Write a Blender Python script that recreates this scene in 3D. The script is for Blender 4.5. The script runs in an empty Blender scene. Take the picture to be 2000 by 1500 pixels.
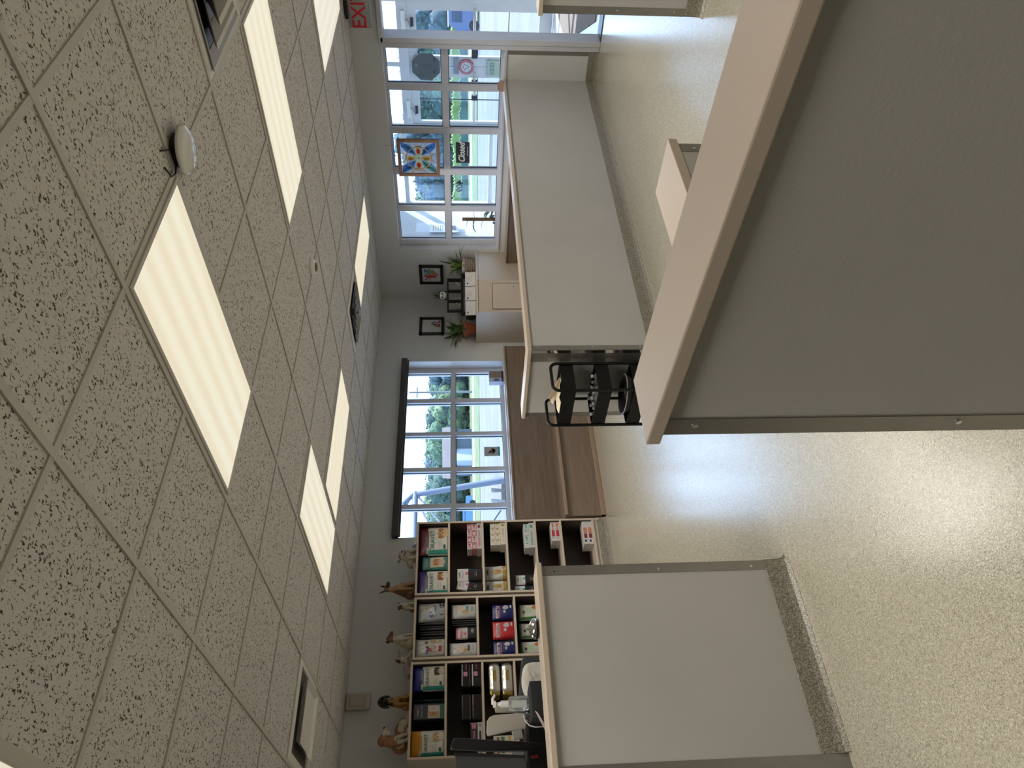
import bpy, bmesh, math, random
from mathutils import Vector, Matrix, Euler
random.seed(7)
C = bpy.context.scene.collection
D = bpy.data
SC = bpy.context.scene

# ---------------------------------------------------------------- camera
# metres, z = 0 on the floor; +Y runs along the storefront wall, +X along the back wall
CAM_Z = 1.38
F_PX = 1415.86                         # focal length in pixels of the 2000 x 1500 frame
YAW, PITCH, ROLL = math.radians(40.2127), math.radians(3.9945), math.radians(-0.5774)
_f = Vector((math.sin(YAW)*math.cos(PITCH), math.cos(YAW)*math.cos(PITCH), -math.sin(PITCH)))
_r = Vector((math.cos(YAW), -math.sin(YAW), 0.0))
_u = _r.cross(_f)
CR = math.cos(ROLL)*_r + math.sin(ROLL)*_u        # right in the upright scene
CU = -math.sin(ROLL)*_r + math.cos(ROLL)*_u       # up in the upright scene
cam_data = D.cameras.new('camera')
cam = D.objects.new('camera', cam_data)
C.objects.link(cam)
cam_data.sensor_fit = 'HORIZONTAL'
cam_data.sensor_width = 36.0
cam_data.lens = 36.0*F_PX/2000.0
cam_data.clip_start = 0.02
cam_data.clip_end = 600
# the phone was held on its side: image right = scene down, image up = scene right
m = Matrix((-CU, CR, -_f)).transposed().to_4x4()
m.translation = Vector((0, 0, CAM_Z))
cam.matrix_world = m
SC.camera = cam

def ray(px, py):
    a, b = (1500-py-750)/F_PX, (px-1000)/F_PX
    return CR*a - CU*b + _f
def atx(px, py, x):
    d = ray(px, py); d = d*(x/d.x); return Vector((d.x, d.y, d.z+CAM_Z))
def aty(px, py, y):
    d = ray(px, py); d = d*(y/d.y); return Vector((d.x, d.y, d.z+CAM_Z))
def atz(px, py, z):
    d = ray(px, py); d = d*((z-CAM_Z)/d.z); return Vector((d.x, d.y, d.z+CAM_Z))

# ---------------------------------------------------------------- world, sun, exposure
SC.view_settings.view_transform = 'Standard'
SC.view_settings.look = 'None'
SC.view_settings.gamma = 1.0
SC.view_settings.exposure = 0.56
SC.view_settings.use_curve_mapping = False
W = D.worlds.new('world'); SC.world = W; W.use_nodes = True
nt = W.node_tree; nt.nodes.clear()
out = nt.nodes.new('ShaderNodeOutputWorld'); bg = nt.nodes.new('ShaderNodeBackground')
tc = nt.nodes.new('ShaderNodeTexCoord'); sep = nt.nodes.new('ShaderNodeSeparateXYZ')
cr = nt.nodes.new('ShaderNodeValToRGB')
nt.links.new(tc.outputs['Generated'], sep.inputs[0]); nt.links.new(sep.outputs['Z'], cr.inputs[0])
cr.color_ramp.elements[0].position = 0.0; cr.color_ramp.elements[0].color = (.48, .68, 1.0, 1)
cr.color_ramp.elements[1].position = 0.6; cr.color_ramp.elements[1].color = (.55, .74, 1, 1)
nt.links.new(cr.outputs[0], bg.inputs[0]); bg.inputs[1].default_value = 3.4
nt.links.new(bg.outputs[0], out.inputs[0])
SUN = D.lights.new('sun', 'SUN'); SUN.energy = 7.5; SUN.angle = math.radians(.6); SUN.color = (1, .95, .86)
so = D.objects.new('sun', SUN); C.objects.link(so)
so.rotation_euler = Vector((.62, -.35, .70)).to_track_quat('Z', 'Y').to_euler()

PANEL_GLOW = 0.49        # what the diffusers of the ceiling lights give off towards the eye
LAMP_W = 10.5            # the tubes behind each diffuser

# ---------------------------------------------------------------- helpers
def tag(o, label=None, cat=None, group=None, kind=None):
    if label: o['label'] = label
    if cat: o['category'] = cat
    if group: o['group'] = group
    if kind: o['kind'] = kind
    return o
def chain(o):
    mm = o.matrix_basis.copy()
    while o.parent:
        o = o.parent; mm = o.matrix_basis @ mm
    return mm
def thing(name, loc, label=None, cat=None, group=None, rz=0, kind=None):
    o = D.objects.new(name, None); C.objects.link(o)
    o.location = loc; o.rotation_euler = (0, 0, rz); o.empty_display_size = .05
    return tag(o, label, cat, group, kind)

class MB:
    """collects shapes, then links them as one mesh object"""
    def __init__(s): s.v = []; s.f = []; s.m = []; s.sm = []
    def add(s, vs, fs, mi=0, smooth=False):
        n = len(s.v); s.v += [Vector(p) for p in vs]
        for q in fs: s.f.append([n+i for i in q]); s.m.append(mi); s.sm.append(smooth)
        return s
    def box(s, a, b, mi=0):
        x0, x1 = sorted((a[0], b[0])); y0, y1 = sorted((a[1], b[1])); z0, z1 = sorted((a[2], b[2]))
        return s.add([(x0,y0,z0),(x1,y0,z0),(x1,y1,z0),(x0,y1,z0),(x0,y0,z1),(x1,y0,z1),(x1,y1,z1),(x0,y1,z1)],
                     [(3,2,1,0),(4,5,6,7),(0,1,5,4),(1,2,6,5),(2,3,7,6),(3,0,4,7)], mi)
    def obox(s, c, half, M, mi=0):
        t = MB().box([-h for h in half], half)
        return s.add([M @ p + Vector(c) for p in t.v], t.f, mi)
    def cbox(s, a, b, c=.004, mi=0):
        """box with chamfered edges"""
        bm = bmesh.new(); t = MB().box(a, b)
        vs = [bm.verts.new(p) for p in t.v]
        for q in t.f: bm.faces.new([vs[i] for i in q])
        d = min(abs(a[i]-b[i]) for i in range(3))
        bmesh.ops.bevel(bm, geom=bm.edges[:], offset=min(c, d*.45), segments=2, affect='EDGES', profile=.5)
        bm.verts.index_update()
        s.add([v.co.copy() for v in bm.verts], [[v.index for v in f.verts] for f in bm.faces], mi)
        bm.free(); return s
    def prism(s, poly, z0, z1, mi=0):
        n = len(poly)
        s.add([(x,y,z0) for x,y in poly]+[(x,y,z1) for x,y in poly],
              [list(range(n))[::-1], list(range(n,2*n))]+[(i,(i+1)%n,n+(i+1)%n,n+i) for i in range(n)], mi); return s
    def sweep(s, prof, p0, p1, outdir, mi=0):
        """profile (out, up) carried from p0 to p1"""
        p0, p1, o = Vector(p0), Vector(p1), Vector(outdir).normalized()
        n = len(prof); vs = [p + o*a + Vector((0,0,b)) for p in (p0, p1) for a, b in prof]
        return s.add(vs, [(i,(i+1)%n,n+(i+1)%n,n+i) for i in range(n)]+[list(range(n))[::-1], list(range(n,2*n))], mi)
    def cyl(s, p0, p1, r0, r1=None, n=16, mi=0, caps=True):
        r1 = r0 if r1 is None else r1
        p0, p1 = Vector(p0), Vector(p1); d = (p1-p0).normalized()
        a = d.orthogonal().normalized(); b = d.cross(a)
        vs = [p + a*(math.cos(2*math.pi*i/n)*r) + b*(math.sin(2*math.pi*i/n)*r) for p, r in ((p0,r0),(p1,r1)) for i in range(n)]
        s.add(vs, [(i,(i+1)%n,n+(i+1)%n,n+i) for i in range(n)], mi, True)
        if caps:
            s.add(vs[:n], [list(range(n))[::-1]], mi); s.add(vs[n:], [list(range(n))], mi)
        return s
    def tube(s, pts, r, n=8, mi=0, closed=False):
        pts = [Vector(p) for p in pts]; N = len(pts); rings = []
        a = None
        for i, p in enumerate(pts):
            d = (pts[(i+1) % N]-pts[i-1]) if closed else (pts[min(i+1,N-1)]-pts[max(i-1,0)])
            d.normalize()
            a = d.orthogonal().normalized() if a is None else (a-d*a.dot(d)).normalized()
            b = d.cross(a); rr = r[i] if isinstance(r, (list, tuple)) else r
            rings += [p+a*(math.cos(2*math.pi*k/n)*rr)+b*(math.sin(2*math.pi*k/n)*rr) for k in range(n)]
        fs = []
        for i in range(N if closed else N-1):
            j = (i+1) % N
            fs += [(i*n+k, i*n+(k+1)%n, j*n+(k+1)%n, j*n+k) for k in range(n)]
        if not closed: fs += [list(range(n))[::-1], [(N-1)*n+k for k in range(n)]]
        return s.add(rings, fs, mi, True)
    def lathe(s, prof, c, n=24, mi=0, M=None):
        c = Vector(c); N = len(prof); M = M or Matrix.Identity(3)
        vs = [M @ Vector((r*math.cos(2*math.pi*k/n), r*math.sin(2*math.pi*k/n), z)) + c for r, z in prof for k in range(n)]
        fs = [(i*n+k, i*n+(k+1)%n, (i+1)*n+(k+1)%n, (i+1)*n+k) for i in range(N-1) for k in range(n)]
        s.add(vs, fs, mi, True)
        return s
    def ball(s, c, r, M=None, mi=0, sub=2):
        bm = bmesh.new(); bmesh.ops.create_icosphere(bm, subdivisions=sub, radius=1)
        r = (r,)*3 if isinstance(r, (int, float)) else r
        M = M or Matrix.Identity(3); c = Vector(c)
        s.add([M @ Vector((v.co.x*r[0], v.co.y*r[1], v.co.z*r[2])) + c for v in bm.verts],
              [[v.index for v in f.verts] for f in bm.faces], mi, True)
        bm.free(); return s
    def leaf(s, base, tip_dir, L, w, droop=.5, n=6, mi=0):
        """an arching strap leaf"""
        base = Vector(base); d = Vector(tip_dir).normalized(); side = d.cross(Vector((0,0,1)))
        if side.length < .05: side = Vector((1,0,0))
        side.normalize(); p = base.copy(); vs = []
        up = side.cross(d)
        for i in range(n+1):
            t = i/n; ww = w*math.sin(math.pi*min(1, .16+.84*t))*.5 + .0006
            if i == n: ww = .0005
            vs += [p-side*ww+Vector((0,0,ww*.35)), p.copy(), p+side*ww+Vector((0,0,ww*.35))]
            d2 = (d + Vector((0,0,-droop*t*1.3))).normalized(); p = p + d2*(L/n)
        fs = []
        for i in range(n):
            a, b = i*3, (i+1)*3
            fs += [(a,a+1,b+1,b),(a+1,a+2,b+2,b+1)]
        return s.add(vs, fs, mi, True)
    def build(s, name, mats, parent=None, local=False, label=None, cat=None, group=None, kind=None, bevel=0, origin=None):
        me = D.meshes.new(name); vs = s.v
        if parent is not None:
            if not local:
                Mi = chain(parent).inverted(); vs = [Mi @ p for p in vs]
            off = Vector((0,0,0))
        elif local: off = Vector((0,0,0))
        else:
            lo = Vector([min(p[i] for p in vs) for i in range(3)]); hi = Vector([max(p[i] for p in vs) for i in range(3)])
            off = Vector(origin) if origin is not None else Vector(((lo.x+hi.x)/2, (lo.y+hi.y)/2, lo.z))
        me.from_pydata([p-off for p in vs], [], s.f)
        if not isinstance(mats, (list, tuple)): mats = [mats]
        for q in mats: me.materials.append(q)
        me.polygons.foreach_set('material_index', s.m); me.polygons.foreach_set('use_smooth', s.sm)
        me.update(); me.validate()
        o = D.objects.new(name, me); C.objects.link(o); o.location = off
        if parent is not None: o.parent = parent
        if bevel:
            b = o.modifiers.new('bevel', 'BEVEL'); b.width = bevel; b.segments = 2; b.limit_method = 'ANGLE'
        return tag(o, label, cat, group, kind)

def R3(rx=0, ry=0, rz=0): return Euler((rx, ry, rz)).to_matrix()

def copy_tree(o, parent=None):
    c = o.copy(); C.objects.link(c)
    if parent: c.parent = parent
    for ch in [x for x in D.objects if x.parent == o]:
        copy_tree(ch, c)
    return c

_txt = {}
def text_mesh(txt, size, extrude=.0008, bold=0, shear=0):
    """(verts, faces) of a line of text centred on the origin in the XZ plane, reading towards +X"""
    k = (txt, size, bold, shear)
    if k in _txt: return _txt[k]
    cu = D.curves.new('t', 'FONT'); cu.body = txt; cu.size = size; cu.align_x = 'CENTER'; cu.align_y = 'CENTER'
    cu.extrude = extrude; cu.resolution_u = 3; cu.offset = bold; cu.shear = shear
    ob = D.objects.new('t', cu); C.objects.link(ob)
    dg = bpy.context.evaluated_depsgraph_get(); me = D.meshes.new_from_object(ob.evaluated_get(dg))
    vs = [Vector((v.co.x, -v.co.z, v.co.y)) for v in me.vertices]; fs = [list(p.vertices) for p in me.polygons]
    D.objects.remove(ob); D.curves.remove(cu); D.meshes.remove(me)
    _txt[k] = (vs, fs); return _txt[k]
def put_text(mb, txt, size, c, xdir, mi=0, bold=0, shear=0, updir=(0,0,1), mirror=False, tall=1):
    vs, fs = text_mesh(txt, size, bold=bold, shear=shear)
    X = Vector(xdir).normalized(); Z = Vector(updir).normalized(); Y = Z.cross(X)
    q = -1 if mirror else 1
    mb.add([Vector(c)+X*p.x*q+Y*p.y+Z*p.z*tall for p in vs], fs, mi)

# ---------------------------------------------------------------- materials
def srgb(r, g, b):
    return tuple(((c/255)/12.92 if c/255 <= .04045 else ((c/255+.055)/1.055)**2.4) for c in (r, g, b))+(1,)
_M = {}
def mat(name, col, rough=.6, metal=0, spec=.5, noise=None, bump=None, coat=0, trans=0):
    """noise=(scale, amount) mottles the colour, bump=(scale, strength, distance)"""
    if name in _M: return _M[name]
    mt = D.materials.new(name); mt.use_nodes = True; nt = mt.node_tree; b = nt.nodes['Principled BSDF']
    col = tuple(col) if len(col) == 4 else tuple(col)+(1,)
    b.inputs['Base Color'].default_value = col; b.inputs['Roughness'].default_value = rough
    b.inputs['Metallic'].default_value = metal; b.inputs['Specular IOR Level'].default_value = spec
    b.inputs['Coat Weight'].default_value = coat
    if trans: b.inputs['Transmission Weight'].default_value = trans
    tc = nt.nodes.new('ShaderNodeTexCoord')
    sc_, am = noise if noise else (6, .03)
    n = nt.nodes.new('ShaderNodeTexNoise'); n.inputs['Scale'].default_value = sc_; n.inputs['Detail'].default_value = 3
    nt.links.new(tc.outputs['Object'], n.inputs['Vector'])
    r = nt.nodes.new('ShaderNodeValToRGB')
    r.color_ramp.elements[0].position = .3; r.color_ramp.elements[1].position = .7
    r.color_ramp.elements[0].color = tuple(c*(1-am) for c in col[:3])+(1,)
    r.color_ramp.elements[1].color = tuple(min(1, c*(1+am)) for c in col[:3])+(1,)
    nt.links.new(n.outputs['Fac'], r.inputs[0]); nt.links.new(r.outputs[0], b.inputs['Base Color'])
    if bump:
        n2 = nt.nodes.new('ShaderNodeTexNoise'); n2.inputs['Scale'].default_value = bump[0]; n2.inputs['Detail'].default_value = 2
        nt.links.new(tc.outputs['Object'], n2.inputs['Vector'])
        bp = nt.nodes.new('ShaderNodeBump'); bp.inputs['Strength'].default_value = bump[1]
        bp.inputs['Distance'].default_value = bump[2]
        nt.links.new(n2.outputs['Fac'], bp.inputs['Height']); nt.links.new(bp.outputs[0], b.inputs['Normal'])
    _M[name] = mt; return mt

def emis(name, col, strength):
    mt = D.materials.new(name); mt.use_nodes = True; nt = mt.node_tree; b = nt.nodes['Principled BSDF']
    b.inputs['Base Color'].default_value = (.6, .6, .6, 1)
    b.inputs['Emission Color'].default_value = tuple(col)+(1,); b.inputs['Emission Strength'].default_value = strength
    return mt

def glass(name, tint=(1,1,1), refl=1.0):
    mt = D.materials.new(name); mt.use_nodes = True; nt = mt.node_tree; nt.nodes.clear()
    o = nt.nodes.new('ShaderNodeOutputMaterial'); mx = nt.nodes.new('ShaderNodeMixShader')
    t = nt.nodes.new('ShaderNodeBsdfTransparent'); t.inputs[0].default_value = tuple(tint)+(1,)
    g = nt.nodes.new('ShaderNodeBsdfGlossy'); g.inputs['Roughness'].default_value = .02
    # thin sheet: the same reflectance from both faces, 4% head on and rising towards grazing
    ge = nt.nodes.new('ShaderNodeNewGeometry'); dt = nt.nodes.new('ShaderNodeVectorMath'); dt.operation = 'DOT_PRODUCT'
    nt.links.new(ge.outputs['Incoming'], dt.inputs[0]); nt.links.new(ge.outputs['Normal'], dt.inputs[1])
    def mth(op, a, b=None):
        q = nt.nodes.new('ShaderNodeMath'); q.operation = op; nt.links.new(a, q.inputs[0])
        if b is not None: q.inputs[1].default_value = b
        return q.outputs[0]
    ab = mth('ABSOLUTE', dt.outputs['Value'])
    iv = nt.nodes.new('ShaderNodeMath'); iv.operation = 'SUBTRACT'; iv.inputs[0].default_value = 1; nt.links.new(ab, iv.inputs[1])
    p5 = mth('POWER', iv.outputs[0], 5.0); p5 = mth('MULTIPLY', p5, .9*refl); p5 = mth('ADD', p5, .03*refl)
    nt.links.new(p5, mx.inputs[0])
    nt.links.new(t.outputs[0], mx.inputs[1]); nt.links.new(g.outputs[0], mx.inputs[2]); nt.links.new(mx.outputs[0], o.inputs[0])
    return mt

def stained(name, tint):
    mt = D.materials.new(name); mt.use_nodes = True; nt = mt.node_tree; nt.nodes.clear()
    o = nt.nodes.new('ShaderNodeOutputMaterial'); mx = nt.nodes.new('ShaderNodeMixShader'); mx.inputs[0].default_value = .45
    tc = nt.nodes.new('ShaderNodeTexCoord'); n = nt.nodes.new('ShaderNodeTexNoise'); n.inputs['Scale'].default_value = 16; n.inputs['Detail'].default_value = 3
    nt.links.new(tc.outputs['Object'], n.inputs['Vector'])
    r = nt.nodes.new('ShaderNodeValToRGB'); r.color_ramp.elements[0].position = .3; r.color_ramp.elements[1].position = .7
    r.color_ramp.elements[0].color = tuple(c*.55 for c in tint)+(1,); r.color_ramp.elements[1].color = tuple(min(1, c*1.3) for c in tint)+(1,)
    nt.links.new(n.outputs['Fac'], r.inputs[0])
    t = nt.nodes.new('ShaderNodeBsdfTransparent'); g = nt.nodes.new('ShaderNodeBsdfTranslucent')
    nt.links.new(r.outputs[0], t.inputs[0]); nt.links.new(r.outputs[0], g.inputs[0])
    nt.links.new(t.outputs[0], mx.inputs[1]); nt.links.new(g.outputs[0], mx.inputs[2]); nt.links.new(mx.outputs[0], o.inputs[0])
    return mt

def speckle(name, cols, scale, rough, bump, spec=.5, rv=0, coat=0):
    """chips of several colours set in resin"""
    mt = D.materials.new(name); mt.use_nodes = True; nt = mt.node_tree; b = nt.nodes['Principled BSDF']
    tc = nt.nodes.new('ShaderNodeTexCoord')
    v = nt.nodes.new('ShaderNodeTexVoronoi'); v.inputs['Scale'].default_value = scale
    nt.links.new(tc.outputs['Object'], v.inputs['Vector'])
    sp = nt.nodes.new('ShaderNodeSeparateColor'); nt.links.new(v.outputs['Color'], sp.inputs[0])
    r = nt.nodes.new('ShaderNodeValToRGB'); r.color_ramp.interpolation = 'CONSTANT'
    el = r.color_ramp.elements
    while len(el) < len(cols): el.new(.5)
    for i, (p, c) in enumerate(cols): el[i].position = p; el[i].color = c
    nt.links.new(sp.outputs[0], r.inputs[0]); nt.links.new(r.outputs[0], b.inputs['Base Color'])
    n = nt.nodes.new('ShaderNodeTexNoise'); n.inputs['Scale'].default_value = bump[0]; n.inputs['Detail'].default_value = 1.5
    nt.links.new(tc.outputs['Object'], n.inputs['Vector'])
    bp = nt.nodes.new('ShaderNodeBump'); bp.inputs['Strength'].default_value = bump[1]; bp.inputs['Distance'].default_value = bump[2]
    nt.links.new(n.outputs['Fac'], bp.inputs['Height']); nt.links.new(bp.outputs[0], b.inputs['Normal'])
    b.inputs['Roughness'].default_value = rough; b.inputs['Specular IOR Level'].default_value = spec
    b.inputs['Coat Weight'].default_value = coat; b.inputs['Coat Roughness'].default_value = .22; b.inputs['Coat IOR'].default_value = 1.5
    return mt

def ceiling_mat():
    mt = D.materials.new('fissured_tile'); mt.use_nodes = True; nt = mt.node_tree; b = nt.nodes['Principled BSDF']
    tc = nt.nodes.new('ShaderNodeTexCoord')
    mp = nt.nodes.new('ShaderNodeMapping'); mp.inputs['Scale'].default_value = (1.0, .62, 1)
    nt.links.new(tc.outputs['Object'], mp.inputs['Vector'])
    n = nt.nodes.new('ShaderNodeTexNoise'); n.inputs['Scale'].default_value = 125; n.inputs['Detail'].default_value = 2.5
    n.inputs['Roughness'].default_value = .62; n.inputs['Distortion'].default_value = .45
    nt.links.new(mp.outputs[0], n.inputs['Vector'])
    r = nt.nodes.new('ShaderNodeValToRGB')
    r.color_ramp.elements[0].position = .372; r.color_ramp.elements[0].color = (.075, .068, .06, 1)
    r.color_ramp.elements[1].position = .415; r.color_ramp.elements[1].color = (.66, .64, .625, 1)
    nt.links.new(n.outputs['Fac'], r.inputs[0]); nt.links.new(r.outputs[0], b.inputs['Base Color'])
    n2 = nt.nodes.new('ShaderNodeTexNoise'); n2.inputs['Scale'].default_value = 260; n2.inputs['Detail'].default_value = 2
    nt.links.new(tc.outputs['Object'], n2.inputs['Vector'])
    ad = nt.nodes.new('ShaderNodeMath'); ad.operation = 'MULTIPLY_ADD'; ad.inputs[1].default_value = .2
    r2 = nt.nodes.new('ShaderNodeMapRange'); r2.inputs[1].default_value = .32; r2.inputs[2].default_value = .45
    nt.links.new(n.outputs['Fac'], r2.inputs[0])
    nt.links.new(n2.outputs['Fac'], ad.inputs[0]); nt.links.new(r2.outputs[0], ad.inputs[2])
    bp = nt.nodes.new('ShaderNodeBump'); bp.inputs['Strength'].default_value = .7; bp.inputs['Distance'].default_value = .003
    nt.links.new(ad.outputs[0], bp.inputs['Height']); nt.links.new(bp.outputs[0], b.inputs['Normal'])
    b.inputs['Roughness'].default_value = .95; b.inputs['Specular IOR Level'].default_value = .1
    return mt

def wood(name, c0, c1, rough=.45, axis='X', scale=9):
    mt = D.materials.new(name); mt.use_nodes = True; nt = mt.node_tree; b = nt.nodes['Principled BSDF']
    tc = nt.nodes.new('ShaderNodeTexCoord'); mp = nt.nodes.new('ShaderNodeMapping')
    mp.inputs['Scale'].default_value = {'X': (.06,1,1), 'Y': (1,.06,1), 'Z': (1,1,.06)}[axis]
    nt.links.new(tc.outputs['Object'], mp.inputs['Vector'])
    n = nt.nodes.new('ShaderNodeTexNoise'); n.inputs['Scale'].default_value = scale*5; n.inputs['Detail'].default_value = 6
    n.inputs['Roughness'].default_value = .6
    nt.links.new(mp.outputs[0], n.inputs['Vector'])
    r = nt.nodes.new('ShaderNodeValToRGB'); r.color_ramp.elements[0].position = .3; r.color_ramp.elements[1].position = .72
    r.color_ramp.elements[0].color = c0; r.color_ramp.elements[1].color = c1
    nt.links.new(n.outputs['Fac'], r.inputs[0]); nt.links.new(r.outputs[0], b.inputs['Base Color'])
    b.inputs['Roughness'].default_value = rough
    return mt

PAINT = mat('grey_wall_paint', (.62, .63, .625), .75, spec=.3, bump=(240, .12, .001), noise=(1.5, .02))
PAINT2 = mat('half_wall_paint', (.47, .46, .437), .6, spec=.35, bump=(170, .25, .0012), noise=(2.2, .035))
LAM = mat('beige_laminate', (.55, .46, .37), .38, noise=(2, .02), bump=(420, .08, .0005))
LAMD = mat('shadow_beige_laminate', (.50, .42, .33), .55)
STEEL = mat('brushed_steel', (.33, .32, .30), .38, .85, noise=(20, .05))
POLISH = mat('polished_steel', (.62, .6, .57), .12, 1)
CHROME = mat('chrome', (.75, .75, .75), .08, 1)
WHITE = mat('white_enamel', (.78, .78, .76), .4)
FRAMEW = mat('pale_window_frame', (.60, .61, .66), .45)
BLACK = mat('black_plastic', (.012, .012, .013), .35)
BLACKM = mat('black_powder_coat', (.006, .006, .0065), .5, spec=.25)
RUBBER = mat('black_gasket', (.01, .01, .011), .7)
GRID = mat('ceiling_grid_enamel', (.55, .53, .49), .5)
TILE = ceiling_mat()
FLOORM = speckle('quartz_epoxy_floor', [(0, (.25,.225,.165,1)), (.13, (.40,.365,.280,1)), (.55, (.465,.43,.335,1)), (.86, (.60,.57,.47,1))], 330, .20, (165, .45, .002), .6, coat=1)
COVEM = speckle('speckled_cove', [(0, (.12,.105,.08,1)), (.3, (.22,.20,.155,1)), (.6, (.32,.295,.24,1)), (.88, (.46,.43,.37,1))], 380, .35, (150, .3, .002))
WOOD = wood('grey_brown_oak', (.155, .110, .076, 1), (.235, .175, .125, 1), .36, 'X')
WOODV = wood('grey_brown_oak_upright', (.105, .068, .042, 1), (.215, .150, .098, 1), .30, 'Y')
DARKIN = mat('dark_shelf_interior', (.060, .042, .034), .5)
GLASS = glass('window_glass', (.93, .97, 1.0))
TAUPE = mat('taupe_laminate', (.42, .35, .28), .42)

# ================================================================ the room
H = 2.396
X1, Y1 = 7.02, 6.53            # storefront wall, back wall
X0, Y0 = -4.2, -5.2
GX, GY, G = 1.696, 1.536, .6096
S = 'structure'

def wall(name, boxes, m=PAINT):
    b = MB()
    for a, c in boxes: b.box(a, c)
    return b.build(name, m, kind=S, origin=(0,0,0))

MB().box((X0-.2, Y0-.2, -.12), (X1+.12, Y1+.2, 0)).build('floor', FLOORM, kind=S, origin=(0,0,0))
MB().box((X0-.2, Y0-.2, H), (X1+.2, Y1+.2, H+.08)).build('ceiling', TILE, kind=S, origin=(0,0,0))

# window and door openings measured on their own planes
SWX = 7.10                                   # face of the storefront frame
zh = 2.12; zs = .925
yw0, yw1 = 3.27, 5.735                       # storefront glazing
ydo = 2.15                                   # doorway from ydo to yw0
wall('wall_right', [((X1, Y0, 0), (X1+.16, ydo, H)), ((X1, ydo, zh), (X1+.16, yw1, H)),
                    ((X1, yw0, 0), (X1+.16, yw1, zs)), ((X1, yw1, 0), (X1+.16, Y1+.16, H))])
bx0, bx1, bz0, bz1 = 3.53, 5.895, .87, 2.075
wall('wall_back', [((X0, Y1, 0), (bx0, Y1+.2, H)), ((bx0, Y1, bz1), (bx1, Y1+.2, H)),
                   ((bx0, Y1, 0), (bx1, Y1+.2, bz0)), ((bx1, Y1, 0), (X1, Y1+.2, H))])
wall('wall_left', [((X0-.16, Y0, 0), (X0, Y1, H))])
wall('wall_front', [((X0-.16, Y0-.16, 0), (X1+.16, Y0, H))])

# ceiling grid (tee bars) : trim_1
b = MB()
i0 = math.ceil((X0-GX)/G); i1 = math.floor((X1-GX)/G); j0 = math.ceil((Y0-GY)/G); j1 = math.floor((Y1-GY)/G)
for i in range(i0, i1+1):
    x = GX+i*G; b.box((x-.012, Y0, H-.007), (x+.012, Y1, H+.001))
for j in range(j0, j1+1):
    y = GY+j*G
    for i in range(i0-1, i1+1):
        xa, xb = max(X0, GX+i*G+.0125), min(X1, GX+(i+1)*G-.0125)
        if xb-xa > .02: b.box((xa, y-.012, H-.0062), (xb, y+.012, H+.001))
b.box((X0, Y1-.022, H-.006), (X1, Y1, H+.001)); b.box((X1-.022, Y0, H-.006), (X1, Y1, H+.001))
b.build('trim_1', GRID, kind=S, origin=(0,0,0))

# ---------------------------------------------------------------- recessed ceiling lights
def diffuser_mat(name, col, s, axis):
    mt = D.materials.new(name); mt.use_nodes = True; nt = mt.node_tree; b = nt.nodes['Principled BSDF']
    b.inputs['Base Color'].default_value = (.55, .52, .45, 1); b.inputs['Roughness'].default_value = .5
    tc = nt.nodes.new('ShaderNodeTexCoord'); w = nt.nodes.new('ShaderNodeTexWave'); w.wave_type = 'BANDS'
    w.bands_direction = axis; w.inputs['Scale'].default_value = 2.55; w.inputs['Distortion'].default_value = 0
    nt.links.new(tc.outputs['Object'], w.inputs['Vector'])
    r = nt.nodes.new('ShaderNodeValToRGB')       # two tubes glow behind the prismatic sheet
    r.color_ramp.elements[0].color = tuple(c*k for c, k in zip(col, (.91, .89, .84)))+(1,)
    r.color_ramp.elements[1].color = tuple(min(1, c*1.04) for c in col)+(1,)
    nt.links.new(w.outputs['Fac'], r.inputs[0]); nt.links.new(r.outputs[0], b.inputs['Emission Color'])
    ck = nt.nodes.new('ShaderNodeTexWave'); ck.wave_type = 'BANDS'; ck.bands_direction = 'Y' if axis == 'X' else 'X'
    ck.inputs['Scale'].default_value = 42
    nt.links.new(tc.outputs['Object'], ck.inputs['Vector'])
    mr = nt.nodes.new('ShaderNodeMapRange'); mr.inputs[3].default_value = s*.90; mr.inputs[4].default_value = s*1.06
    nt.links.new(ck.outputs['Fac'], mr.inputs[0]); nt.links.new(mr.outputs[0], b.inputs['Emission Strength'])
    return mt
DIF = {('X', 0): diffuser_mat('prismatic_diffuser', (1, .92, .74), PANEL_GLOW, 'X'),
       ('Y', 0): diffuser_mat('prismatic_diffuser_cross', (1, .89, .68), PANEL_GLOW, 'Y'),
       ('Y', 1): diffuser_mat('prismatic_diffuser_cool', (.98, .93, .82), PANEL_GLOW, 'Y')}
def troffer(i, j, di, dj, label, tone=0):
    x0, y0 = GX+i*G, GY+j*G; x1, y1 = x0+di*G, y0+dj*G
    t = thing('ceiling_light', ((x0+x1)/2, (y0+y1)/2, H-.03), label, 'ceiling light', 'recessed ceiling lights')
    f = MB(); a, c = .0115, .030
    for p, q in [((x0+a, y0+a), (x1-a, y0+c)), ((x0+a, y1-c), (x1-a, y1-a)), ((x0+a, y0+c), (x0+c, y1-c)), ((x1-c, y0+c), (x1-a, y1-c))]:
        f.cbox((p[0], p[1], H-.013), (q[0], q[1], H-.001), .003)
    f.build('light_frame', WHITE if False else GRID, t)
    MB().box((x0+c, y0+c, H-.009), (x1-c, y1-c, H-.003)).build('diffuser', DIF[('X' if dj > di else 'Y', tone)], t)
    L = D.lights.new('fluorescent_tubes', 'AREA'); L.shape = 'RECTANGLE'; L.size = (x1-x0)-.12; L.size_y = (y1-y0)-.12
    L.energy = LAMP_W; L.color = (1, .95, .87); L.spread = math.radians(130)
    lo = D.objects.new('fluorescent_tubes', L); C.objects.link(lo); lo.parent = t; lo.location = (0, 0, .012)
troffer(0, 0, 1, 2, 'largest ceiling light, the recessed panel nearest the camera')
troffer(3, 0, 1, 2, 'long warm ceiling light beside the chevron air vent')
troffer(1, 4, 1, 2, 'cool white ceiling light above the dog figurine shelves')
troffer(2, 5, 2, 1, 'slender warm ceiling light meeting the corner of the cool white one')
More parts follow.
